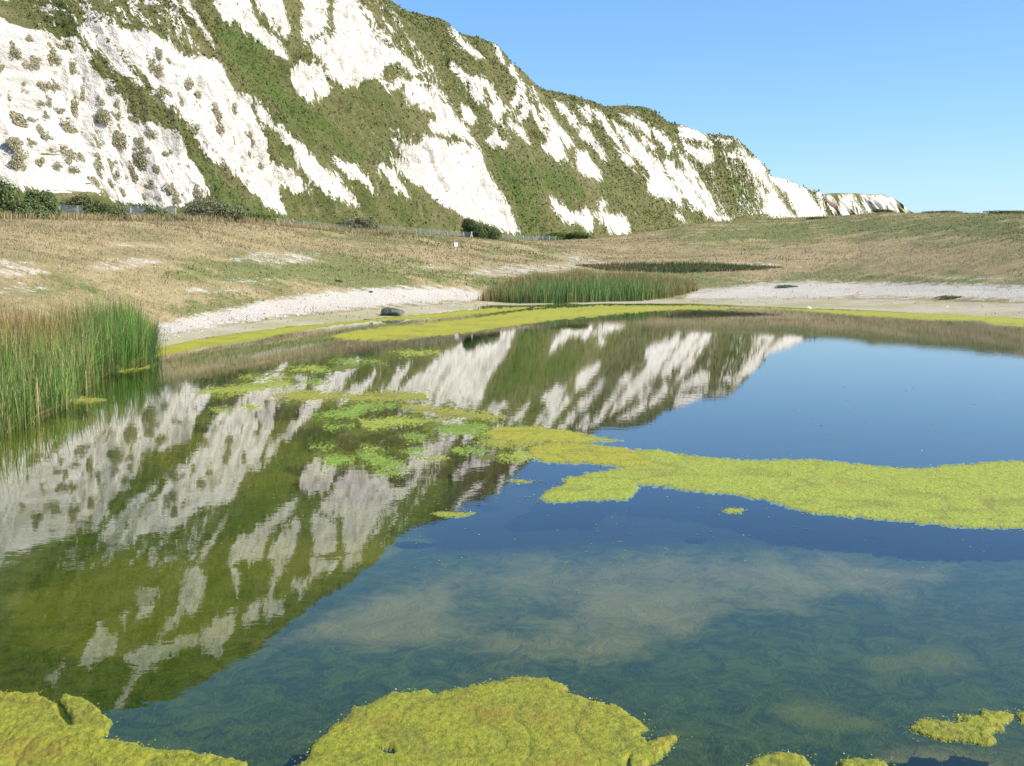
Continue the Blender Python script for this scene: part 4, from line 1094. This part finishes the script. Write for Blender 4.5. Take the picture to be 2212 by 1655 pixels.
# low green weeds dotted over the gravel
n = 2200
xs = RNG.uniform(340, 2300, n); ts = RNG.uniform(0.02, 0.35, n); g = land(xs, ts)
m = (fbm(g[:, 0] / 1.5, g[:, 1] / 1.5, 2, 99) > 0.15); g = g[m]; n = len(g)
parts.append(blades(g, RNG.uniform(.05, .18, n), RNG.uniform(.03, .06, n), RNG.uniform(.2, .9, n), RNG.uniform(0, 6.28, n), pick([(0.12, 0.14, 0.05), (0.2, 0.17, 0.08)], [2, 2], n), 1))
tag(blade_obj('dry_grass', parts), 'dry tan and green grass over the bank', kind='stuff')

# yellow flowers: tiny heads in the grass on the left
n = 700
xs = np.r_[RNG.uniform(-100, 700, 450), RNG.uniform(1450, 2250, 250)]; ts = np.r_[RNG.uniform(.12, .75, 450), RNG.uniform(.75, .95, 250)]
g = land(xs, ts) + np.array([0, 0, .25])
a = np.array([(-1, 0, 0), (0, 0, .7), (1, 0, 0), (0, 0, -.7)])
sz = (0.014 + 0.0003 * g[:, 1])[:, None, None]
V = (g[:, None, :] + a[None] * sz).reshape(-1, 3)
F4 = (np.arange(n) * 4)[:, None] + np.arange(4)[None]
me = mesh_np('yellow_flowers', V, F4, False)
attr_c(me, 'col', np.tile(np.array([[0.70, 0.48, 0.03]]), (len(V), 1)))
tag(link('yellow_flowers', me, M_BLADE), 'tiny yellow flowers dotted through the grass', kind='stuff')

# chalk pebbles on the beach
n = 16000
xs = RNG.uniform(330, 2300, n); ts = RNG.uniform(0.0, .7, n) ** 1.3
g = land(xs, ts); qx, qy = to_px(g)
m = (np.maximum(field(qx, qy, GRAVEL, 30), field(qx, qy, G2, 30)) > -3 + RNG.normal(0, 3, n))
g = g[m]; n = len(g)
oc = np.array([(1, 0, 0), (-1, 0, 0), (0, 1, 0), (0, -1, 0), (0, 0, .7), (0, 0, -.3)], float)
of = np.array([(0, 2, 4), (2, 1, 4), (1, 3, 4), (3, 0, 4)])
szs = (RNG.uniform(.015, .06, n) ** 1.0 * np.where(RNG.uniform(0, 1, n) < .03, 2.5, 1))
V = g[:, None, :] + (oc[None] * RNG.uniform(.6, 1.3, (n, 6, 1))) * szs[:, None, None]
F3 = ((np.arange(n) * 6)[:, None, None] + of[None]).reshape(-1, 3)
me = mesh_np('chalk_pebbles', V.reshape(-1, 3), F3, False)
pc = pick([(0.52, 0.48, 0.43), (0.40, 0.36, 0.31), (0.24, 0.21, 0.16)], [4, 3, 1], n)
attr_c(me, 'col', np.repeat(pc, 6, 0))
M_PEB = mat_leafy('pebble_stone', 0.9, 0.1, 0.0)
tag(link('chalk_pebbles', me, M_PEB), 'loose white chalk pebbles on the beach', kind='stuff')

# filaments of weed under the surface
n = 26000
qx = RNG.uniform(-60, 2270, n); qy = 1655 - RNG.uniform(0, 1, n) ** 1.3 * 480
b = on_plane(qx, qy, -0.25); b[:, 2] = RNG.uniform(-.40, -.10, n)
m = (poly_sd(qx, qy, SILT[0]) < -5) & (fbm(b[:, 0] / .8, b[:, 1] / .8, 3, 111) > -0.25)
b = b[m]; n = len(b)
parts = [blades(b, RNG.uniform(.01, .04, n), RNG.uniform(.0015, .0032, n), RNG.uniform(2.0, 6.0, n), RNG.uniform(0, 6.28, n), pick([(0.080, 0.120, 0.020), (0.125, 0.145, 0.025), (0.020, 0.035, 0.008)], [3, 2, 2], n), 3, .6)]
tag(blade_obj('submerged_weed', parts, M_UNDER), 'fine green weed filaments under the clear water', kind='stuff')

# ------------------------------------------------------------------ shrubs
def leaf_cloud(rad, n, leaf, cols, prob, seed=0, lobes=7, spread=(.35, .72), lrad=(.28, .50)):
    rg = np.random.default_rng(seed)
    lc = rg.normal(0, 1, (lobes, 3)); lc /= np.linalg.norm(lc, axis=1)[:, None]
    lc *= rg.uniform(spread[0], spread[1], (lobes, 1)); lc[:, 2] = np.abs(lc[:, 2]) * .9 + .05
    lr = rg.uniform(lrad[0], lrad[1], lobes)
    which = rg.integers(0, lobes, n)
    d = rg.normal(0, 1, (n, 3)); d /= np.linalg.norm(d, axis=1)[:, None]
    p = lc[which] + d * (lr[which] * rg.uniform(.55, 1.08, n) ** .7)[:, None]
    p[:, 2] = np.abs(p[:, 2])
    p = p * np.array(rad)
    nrm = d + rg.normal(0, .5, (n, 3)); nrm /= np.linalg.norm(nrm, axis=1)[:, None]
    t1 = np.cross(nrm, rg.normal(0, 1, (n, 3))); t1 /= np.linalg.norm(t1, axis=1)[:, None]
    t2 = np.cross(nrm, t1)
    s = leaf * rg.uniform(.6, 1.4, n)[:, None]
    V = np.stack([p - t1 * s, p - t2 * s * .55, p + t1 * s, p + t2 * s * .55], 1)
    col = np.array(cols)[rg.choice(len(cols), n, p=np.array(prob) / sum(prob))] * rg.uniform(.7, 1.3, (n, 1))
    F = (np.arange(n) * 4)[:, None] + np.arange(4)[None]
    return V.reshape(-1, 3), F, np.repeat(col, 4, 0)


M_BARK = mat_plain('bark', (0.09, 0.065, 0.045), (0.05, 0.04, 0.03), 6, 0.9, 0.5)


def tube(pts, rads, k=6):
    pts = np.array(pts, float); V = []; F = []
    for i, (p, r) in enumerate(zip(pts, rads)):
        for j in range(k):
            a = 2 * math.pi * j / k
            V.append((p[0] + r * math.cos(a), p[1] + r * math.sin(a), p[2]))
    for i in range(len(pts) - 1):
        for j in range(k):
            F.append((i * k + j, i * k + (j + 1) % k, (i + 1) * k + (j + 1) % k, (i + 1) * k + j))
    return V, F


def shrub(label, xcol, t, rad, n, cols, prob, seed, leaf=.10, sink=0.0, dy=0.0, dz=0.0, lobes=7):
    g = land(np.array([float(xcol)]), np.array([t]))[0]
    e = empty('shrub', (g[0], g[1] + dy, g[2] - sink + dz))
    tag(e, label, 'shrub', 'shrubs along the fence at the foot of the cliff')
    v, f, c = leaf_cloud(rad, n, leaf, cols, prob, seed, lobes=lobes)
    me = mesh_np('crown', v, f, False); attr_c(me, 'col', c)
    link('crown', me, M_LEAF, e)
    rg = random.Random(seed)
    V = []; F = []
    for j in range(5):
        a = rg.uniform(0, 6.28); o = len(V)
        ex, ey = math.cos(a) * rad[0] * .5, math.sin(a) * rad[1] * .5
        tv_, tf_ = tube([(0, 0, -.2), (ex * .4, ey * .4, rad[2] * .35), (ex, ey, rad[2] * .75)], [.07, .05, .02])
        V += tv_; F += [tuple(i + o for i in q) for q in tf_]
    me = bpy.data.meshes.new('stem'); me.from_pydata(V, [], F)
    link('stem', me, M_BARK, e)
    return e


DK = ([(0.085, 0.120, 0.040), (0.125, 0.160, 0.055), (0.055, 0.080, 0.030), (0.17, 0.175, 0.08)], [4, 3, 2, 1])
GY = ([(0.200, 0.195, 0.110), (0.155, 0.165, 0.085), (0.110, 0.120, 0.060)], [3, 3, 2])
OL = ([(0.120, 0.140, 0.050), (0.085, 0.110, 0.035), (0.15, 0.15, 0.065)], [3, 3, 2])
BG = ([(0.105, 0.165, 0.030), (0.075, 0.125, 0.028), (0.14, 0.16, 0.05)], [3, 3, 1])
shrub('big dark green bush at the left edge below the chalk face', 30, 1.02, (2.7, 1.8, 3.5), 12000, *DK, 3, .085)
shrub('dark bush joined to the right side of the big one', 95, 1.02, (1.9, 1.5, 2.5), 8000, *DK, 4, .085)
shrub('low brighter green bush in front of the big dark one', 10, 1.0, (2.3, 1.0, 1.0), 3000, *BG, 5, .08)
shrub('small bright green bush left of the mesh fence', 128, 1.0, (0.75, .6, .85), 1500, *BG, 6, .06)
shrub('small green bush against the left mesh fence', 210, 1.0, (.6, .5, .55), 900, *GY, 7, .06)
shrub('upright leafy bush in front of the mesh fence', 263, 0.985, (0.85, .6, 1.1), 1900, *BG, 8, .06)
shrub('broad grey-green bush right of the mesh fence', 460, 1.03, (3.6, 2.0, 2.3), 10000, *GY, 9, .09, dz=.1)
shrub('olive hedge running behind the mesh fence on the left', 185, 1.03, (3.6, 1.2, 2.5), 12000, *OL, 10, .08, dy=1.2, dz=0, lobes=16)
shrub('olive hedge above the right half of the mesh fence', 315, 1.03, (4.0, 1.2, 1.9), 12000, *OL, 20, .08, dy=1.2, dz=0, lobes=16)
shrub('low green bush at the foot of the pointed chalk spur', 550, 1.04, (2.9, 1.6, 1.5), 6000, *BG, 11, .1, dz=.2)
shrub('grey bush standing behind the fence posts left of centre', 778, 1.03, (2.6, 1.6, 2.4), 8000, *GY, 12, .1, dy=1.2, dz=.2)
shrub('dark rounded bush at the foot of the great chalk face', 1022, 1.03, (3.3, 2.0, 3.1), 10000, *DK, 13, .1, dy=1.5, dz=.2)
shrub('smaller dark bush right of the rounded one by the chalk face', 1064, 1.03, (1.8, 1.2, 1.9), 4500, *DK, 14, .1, dy=1.0, dz=.2)
shrub('low green thicket under the small chalk outcrops', 1230, 1.03, (5.5, 2.0, 1.6), 9000, *BG, 15, .12, dz=.2)
shrub('low dark cushion of scrub on the skyline by the far headland', 1905, 1.0, (2.8, 1.4, .75), 3500, *DK, 16, .08)
shrub('silvery scrub patch on the right hilltop', 2030, .97, (4.0, 1.2, .55), 4500, *([(0.17, 0.18, 0.14), (0.11, 0.13, 0.08)], [2, 2]), 17, .08)
shrub('low bright green patch of scrub halfway up the right hill', 1760, .85, (2.6, 1.2, .5), 2500, *BG, 18, .08)
shrub('thin line of scrub on the skyline at the right edge', 2170, 1.0, (5.5, 1.0, .5), 4500, *GY, 19, .08)
shrub('green weed clump on the pale beach at right', 1700, .16, (1.5, .7, .35), 1200, *([(0.12, 0.17, 0.08), (0.16, 0.2, 0.1)], [2, 2]), 21, .05)
shrub('low green clump near the right end of the beach', 2060, .12, (1.5, .6, .28), 1000, *([(0.12, 0.15, 0.05), (0.2, 0.2, 0.08)], [2, 2]), 22, .05)
shrub('small dark weed on the beach left of the boulder', 730, .30, (.28, .2, .22), 300, *DK, 23, .035)
shrub('tiny weed on the beach above the boulder', 800, .22, (.2, .15, .13), 200, *DK, 24, .03)

# scrub cushions dotted over the chalk
SPOTS = [(55, 355, 110, 80), (10, 440, 60, 90), (250, 245, 70, 45), (195, 260, 60, 50), (340, 305, 60, 50), (430, 310, 130, 110), (360, 390, 110, 80), (250, 405, 90, 85), (170, 430, 80, 60), (480, 455, 90, 100), (368, 485, 25, 25), (265, 555, 110, 80), (370, 568, 80, 60), (150, 550, 45, 50), (117, 612, 50, 55), (40, 643, 65, 45), (545, 615, 70, 85), (557, 535, 45, 50), (280, 683, 65, 70), (350, 670, 50, 80), (385, 720, 70, 50), (490, 715, 140, 70), (110, 790, 130, 110), (225, 795, 80, 70), (310, 780, 80, 45), (245, 890, 80, 70), (330, 885, 85, 65), (460, 850, 110, 120), (140, 930, 90, 90), (45, 945, 80, 70), (205, 950, 60, 60), (305, 985, 35, 55), (420, 963, 50, 50), (125, 1080, 130, 100), (20, 1040, 60, 60), (250, 1045, 90, 70), (330, 1100, 70, 60), (420, 1030, 110, 90), (500, 1040, 90, 80), (550, 1025, 30, 30), (685, 785, 90, 110), (770, 760, 60, 80), (640, 790, 50, 60), (790, 830, 50, 60), (655, 860, 40, 35), (640, 940, 110, 90), (780, 930, 100, 120), (645, 1050, 110, 150), (790, 980, 60, 50), (680, 660, 60, 80), (720, 590, 90, 70), (775, 685, 60, 40), (855, 705, 70, 50), (880, 770, 80, 60), (990, 890, 100, 70), (920, 940, 80, 70), (970, 990, 50, 60), (940, 1050, 130, 110), (1025, 1115, 60, 45), (1115, 1005, 70, 60), (1105, 1080, 60, 45), (735, 1095, 80, 60), (805, 1070, 50, 60), (890, 1140, 120, 50), (650, 1140, 120, 60), (765, 1150, 90, 60), (500, 1110, 120, 70), (615, 1210, 90, 80), (680, 1265, 90, 70), (740, 1225, 60, 40), (800, 1270, 90, 70), (990, 1220, 60, 80), (960, 1300, 90, 60), (1048, 1303, 45, 40), (1145, 1240, 80, 90), (1180, 1315, 80, 60), (1300, 1265, 100, 70), (1215, 1275, 40, 30), (1250, 1090, 40, 50),
         (1050, 350, 80, 50), (1000, 420, 130, 60), (1050, 480, 60, 90), (1240, 560, 100, 70), (1310, 620, 80, 80), (1090, 600, 130, 80), (1200, 650, 60, 100), (1330, 700, 50, 30), (1440, 740, 100, 90), (1545, 715, 90, 60), (1280, 840, 90, 80), (1460, 850, 60, 100), (1550, 930, 60, 60), (1655, 905, 60, 110), (1500, 1120, 120, 60), (1600, 1120, 60, 50), (1655, 1010, 40, 50), (1725, 1105, 50, 80), (1365, 950, 40, 40), (1410, 980, 40, 40), (1640, 1190, 40, 30)]
protos = []
for i in range(6):
    v, f, c = leaf_cloud((1.15, 1.15, .35), 900, .085, [(0.35, 0.30, 0.19), (0.30, 0.28, 0.15), (0.22, 0.225, 0.11), (0.40, 0.34, 0.23)], [3, 3, 2, 2], 200 + i, lobes=9, spread=(.15, .68), lrad=(.20, .38))
    me = mesh_np('scrub_cushion', v, f, False); attr_c(me, 'col', c); me.materials.append(M_LEAF)
    protos.append(me)
vis = np.ones(CLIFF_X.shape, bool); vis[:, :14] = False
nfx, nfy = CLIFF_X[::2, ::2].ravel(), CLIFF_Y[::2, ::2].ravel()
NFP = CLIFF_P[::2, ::2]; sh_ = NFP.shape
for i, (cx, cy, w, h) in enumerate(SPOTS):
    X, Y = cx * .3272, cy * .3272
    dd = (nfx - X) ** 2 + (nfy - Y) ** 2
    near = np.where(dd < dd.min() + 9)[0]
    j = near[np.argmin(NFP.reshape(-1, 3)[near, 1])]
    a, b = divmod(j, sh_[1]); a = min(max(a, 2), sh_[0] - 3); b = min(max(b, 9), sh_[1] - 4)
    p = NFP[a, b]
    dn = Vector(NFP[a, b + 3] - NFP[a, b - 3]).normalized(); al = Vector(NFP[a + 2, b] - NFP[a - 2, b]).normalized()
    nr = dn.cross(al).normalized()
    if nr.y > 0: nr = -nr
    al = nr.cross(dn).normalized()
    sc = p[1] / FPX
    o = link('scrub_cushion', protos[i % 6])
    rot = Matrix((dn, al, nr)).transposed().to_4x4() @ Matrix.Rotation(random.uniform(-.5, .5), 4, 'Z')
    ln, wd = max(w, h) * 1.0, min(w, h) * .95
    o.matrix_world = Matrix.Translation(Vector(p) - nr * .05) @ rot @ Matrix.Diagonal((ln * .3272 * sc * .78, wd * .3272 * sc * .74, (w + h) * .1636 * sc * .5, 1))
    big = 'large' if w + h > 165 else ('small' if w + h < 105 else 'medium')
    face = 'on the left chalk face' if cx < 1000 and (cx - 510) * .9 < (cy - 200) else 'on the chalk right of the turf streak'
    row = 'near the top' if cy < 520 else ('halfway up' if cy < 900 else 'close to the foot')
    tag(o, '%s olive scrub cushion %s, %s' % (big, face, row), 'shrub', 'scrub cushions dotted on the left chalk faces')

# ------------------------------------------------------------------ fence
M_POST = mat_plain('weathered_post', (0.30, 0.28, 0.25), (0.20, 0.185, 0.16), 9, 0.8, 0.2)
M_WIRE = mat_plain('galvanised_wire', (0.30, 0.35, 0.36), (0.22, 0.27, 0.28), 3, 0.5)


def box_vf(c, s, o=0):
    x, y, z = c; a, b, d = s
    V = [(x + i * a / 2, y + j * b / 2, z + k * d / 2) for i in (-1, 1) for j in (-1, 1) for k in (-1, 1)]
    F = [(0, 1, 3, 2), (4, 6, 7, 5), (0, 4, 5, 1), (2, 3, 7, 6), (0, 2, 6, 4), (1, 5, 7, 3)]
    return V, [tuple(i + o for i in f) for f in F]


def post_mesh(h, w):
    V = []; F = []
    for z, r in ((-.4, w / 2), (h - .06, w / 2), (h, w / 2 * .6)):
        V += [(-r, -r, z), (r, -r, z), (r, r, z), (-r, r, z)]
    for k in range(2):
        for j in range(4):
            F.append((k * 4 + j, k * 4 + (j + 1) % 4, k * 4 + 4 + (j + 1) % 4, k * 4 + 4 + j))
    F.append((8, 9, 10, 11))
    me = bpy.data.meshes.new('post'); me.from_pydata(V, [], F); me.materials.append(M_POST)
    return me


def fence(label, xs, tz, hgt, drop, meshgap, wire_top, off=2.0):
    root = empty('wire_fence', (0, 0, 0))
    tag(root, label, 'fence', 'wire fences at the foot of the cliff')
    pm = post_mesh(hgt, .13)
    pts = []
    for x in xs:
        g = land(np.array([float(x)]), np.array([1.0]))[0]
        sc = (g[1] + off) / g[1]
        gz = g[2] - drop
        p = (g[0] * sc, g[1] + off, gz)
        pts.append(p)
        o = link('post', pm, None, root); o.location = p; o.rotation_euler = (random.uniform(-.03, .03), random.uniform(-.03, .03), random.uniform(0, 1))
    V = []; F = []

    def wire(a, b, r):
        a = Vector(a); b = Vector(b); d = (b - a).normalized()
        s1 = Vector((0, 0, 1)) if abs(d.z) < .9 else Vector((1, 0, 0))
        s1 = (s1 - d * s1.dot(d)).normalized() * r; s2 = d.cross(s1)
        o = len(V)
        for p in (a, b):
            V.extend([tuple(p + s1), tuple(p + s2 * .9 - s1 * .5), tuple(p - s2 * .9 - s1 * .5)])
        for j in range(3):
            F.append((o + j, o + (j + 1) % 3, o + 3 + (j + 1) % 3, o + 3 + j))
    for a, b in zip(pts, pts[1:]):
        for k in range(int(wire_top / meshgap) + 1):
            z = .1 + k * meshgap
            wire((a[0], a[1], a[2] + z), (b[0], b[1], b[2] + z), .007)
        L = math.dist(a, b); m = max(2, int(L / (meshgap * 1.1)))
        for k in range(1, m):
            f = k / m
            q = [a[i] + (b[i] - a[i]) * f for i in range(3)]
            wire((q[0], q[1], q[2] + .1), (q[0], q[1], q[2] + wire_top), .006)
    me = bpy.data.meshes.new('wire_mesh'); me.from_pydata(V, [], F)
    o = link('wire_mesh', me, M_WIRE, root); o['kind'] = 'stuff'
    return root


fence('tall close-meshed fence on pale posts between the big dark bush and the broad grey-green one', [132, 172, 230, 285, 332, 382], 1, 1.15, 0.10, .10, 1.1, 1.0)
fence('long low wire fence on grey posts following the ridge left of centre', [600, 628, 659, 692, 724, 756, 785, 824, 861, 884, 907, 929, 948, 966, 984, 1001, 1022, 1046], 1, 1.25, .50, .16, 1.15, 2.0)
fence('far short run of fence right of the rounded dark bush', [1085, 1103, 1120, 1130, 1141, 1151, 1162, 1172, 1186, 1200], 1, 1.2, .45, .16, 1.1, 2.0)

# ------------------------------------------------------------------ white box sign in the grass, white marker on the fence line
M_WHITE = mat_plain('white_paint', (0.80, 0.79, 0.74), (0.74, 0.72, 0.66), 12, 0.5)
M_SIDE_SHADE = mat_plain('painted_side_shade', (0.02, 0.02, 0.02), (0.03, 0.03, 0.03), 12, 0.6)  # near-black that stands in for shade on the sign's left side


def ray_on_land(x, y):
    ts = np.linspace(0, 1, 1500)
    P = land(np.full(1500, float(x)), ts)
    a, b = to_px(P)
    i = int(np.argmin(np.abs(b - y)))
    return P[i]


def place_box(parent, name, c, s, mat, bev=0.01):
    V, F = box_vf(c, s)
    me = bpy.data.meshes.new(name); me.from_pydata(V, [], F)
    o = link(name, me, mat, parent)
    m = o.modifiers.new('bevel', 'BEVEL'); m.width = bev; m.segments = 2
    return o


g = ray_on_land(985, 540)
e = empty('box_sign', g, 0.25)
k = g[1] / FPX
tag(e, 'small white box sign on a short post standing in the brown grass', 'sign')
place_box(e, 'post', (0, 0, .14), (.07, .07, .5), M_WHITE)
place_box(e, 'board', (0, 0, .35 + 4.5 * k), (8.6 * k, .20, 9.0 * k), M_WHITE, .02)
place_box(e, 'side_shade', (-4.3 * k - .02, -.03, .34 + 3.8 * k), (.05, .2, 5.5 * k), M_SIDE_SHADE)  # added dark plate, the shaded left side of the box put into colour
place_box(e, 'cap', (0, 0, .37 + 9.1 * k), (9.6 * k, .26, .04), M_WHITE)
for q in range(3):
    place_box(e, 'text_line', (.03, -.104, .35 + (2.5 + q * 1.8) * k), (4.5 * k, .006, .018), mat_plain('grey_print', (.45, .43, .36)), .001)

g = land(np.array([1019.0]), np.array([1.0]))[0]
e = empty('marker_cairn', (g[0], g[1] - .3, g[2] - .05))
tag(e, 'small white tapering marker post in front of the rounded dark bush', 'marker')
V = []; F = []
for lx in (-.16, .16):
    o = len(V)
    for z, xx, r in ((-.2, lx, .06), (.62, lx * .15, .05)):
        V += [(xx - r, -r, z), (xx + r, -r, z), (xx + r, r, z), (xx - r, r, z)]
    F += [(o + j, o + (j + 1) % 4, o + 4 + (j + 1) % 4, o + 4 + j) for j in range(4)] + [(o + 4, o + 5, o + 6, o + 7)]
me = bpy.data.meshes.new('leg'); me.from_pydata(V[:8], [], F[:5]); link('leg', me, M_WHITE, e)
me = bpy.data.meshes.new('leg'); me.from_pydata(V[8:], [], [tuple(i - 8 for i in f) for f in F[5:]]); link('leg', me, M_WHITE, e)
place_box(e, 'head', (0, 0, .72), (.16, .12, .22), M_WHITE, .02)

# ------------------------------------------------------------------ boulder at the water's edge
def rock_mesh(name, sx, sy, sz, seed, sub=24, flat=.3):
    n, m = sub, sub * 2
    th = np.linspace(0, math.pi, n)[:, None]; ph = np.linspace(0, 2 * math.pi, m, endpoint=False)[None, :]
    d = np.stack([np.sin(th) * np.cos(ph), np.sin(th) * np.sin(ph), np.cos(th) + 0 * ph], -1)
    rg = np.random.default_rng(seed)
    r = np.ones(d.shape[:2]) * 1.3
    for _ in range(26):                       # facets: cut by random planes
        q = rg.normal(0, 1, 3); q /= np.linalg.norm(q); k = rg.uniform(.72, .98)
        dot = d @ q
        r = np.minimum(r, np.where(dot > .05, k / np.maximum(dot, .05), 9))
    r = r * (1 + .03 * fbm(ph * 3 + 0 * th, th * 3 + 0 * ph, 3, seed))
    P = d * r[..., None] * np.array([sx, sy, sz])
    V = P.reshape(-1, 3)
    F = []
    for i in range(n - 1):
        for j in range(m):
            F.append((i * m + j, (i + 1) * m + j, (i + 1) * m + (j + 1) % m, i * m + (j + 1) % m))
    return mesh_np(name, V, np.array(F), False)


def mat_boulder():
    k = NT('boulder_stone')
    pos = k.n('ShaderNodeTexCoord').outputs['Object']
    a = k.noise(pos, 3, 6, .65); b = k.noise(pos, 12, 5, .7)
    c = k.mix(k.ramp(a, .4, .6), (0.035, 0.045, 0.035), (0.12, 0.13, 0.10))
    c = k.mix(k.math('MULTIPLY', k.ramp(b, .5, .62), .5), c, (0.20, 0.21, 0.18))
    sp = k.n('ShaderNodeSeparateXYZ', i_0=pos)
    x = k.ramp(k.math('SUBTRACT', sp.outputs[0], k.math('MULTIPLY', sp.outputs[2], 1.2)), .45, .75)
    c = k.mix(k.math('MULTIPLY', x, .8), c, (0.34, 0.20, 0.12))
    k.bsdf(c, .9, .1, k.bump(b, .9, .06))
    return k.m


g = ray_on_land(845, 682)
k = g[1] / FPX
me = rock_mesh('boulder', 31 * k, .55, 13 * k, 5)
o = link('boulder', me, mat_boulder()); o.location = (g[0], g[1] + .1, g[2] + 3 * k)
tag(o, 'dark lichened boulder lying at the edge of the chalk beach', 'boulder')
M_CH = mat_plain('chalk_stone', (0.72, 0.69, 0.64), (0.55, 0.52, 0.46), 8, 0.95, 0.4)
for (x, y, w, lb) in ((825, 663, 5, 'small white chalk lump on the beach just behind the boulder'), (1750, 672, 6, 'white stone half sunk in the silt by the far right shore'), (2050, 668, 4, 'small white stone in the silt near the right edge')):
    g = ray_on_land(x, y - 4); k = g[1] / FPX
    o = link('chalk_lump', rock_mesh('chalk_lump', w * k, w * k * .8, w * .6 * k, int(x), 10), M_CH)
    o.location = g; tag(o, lb, 'stone', 'white stones on the beach')
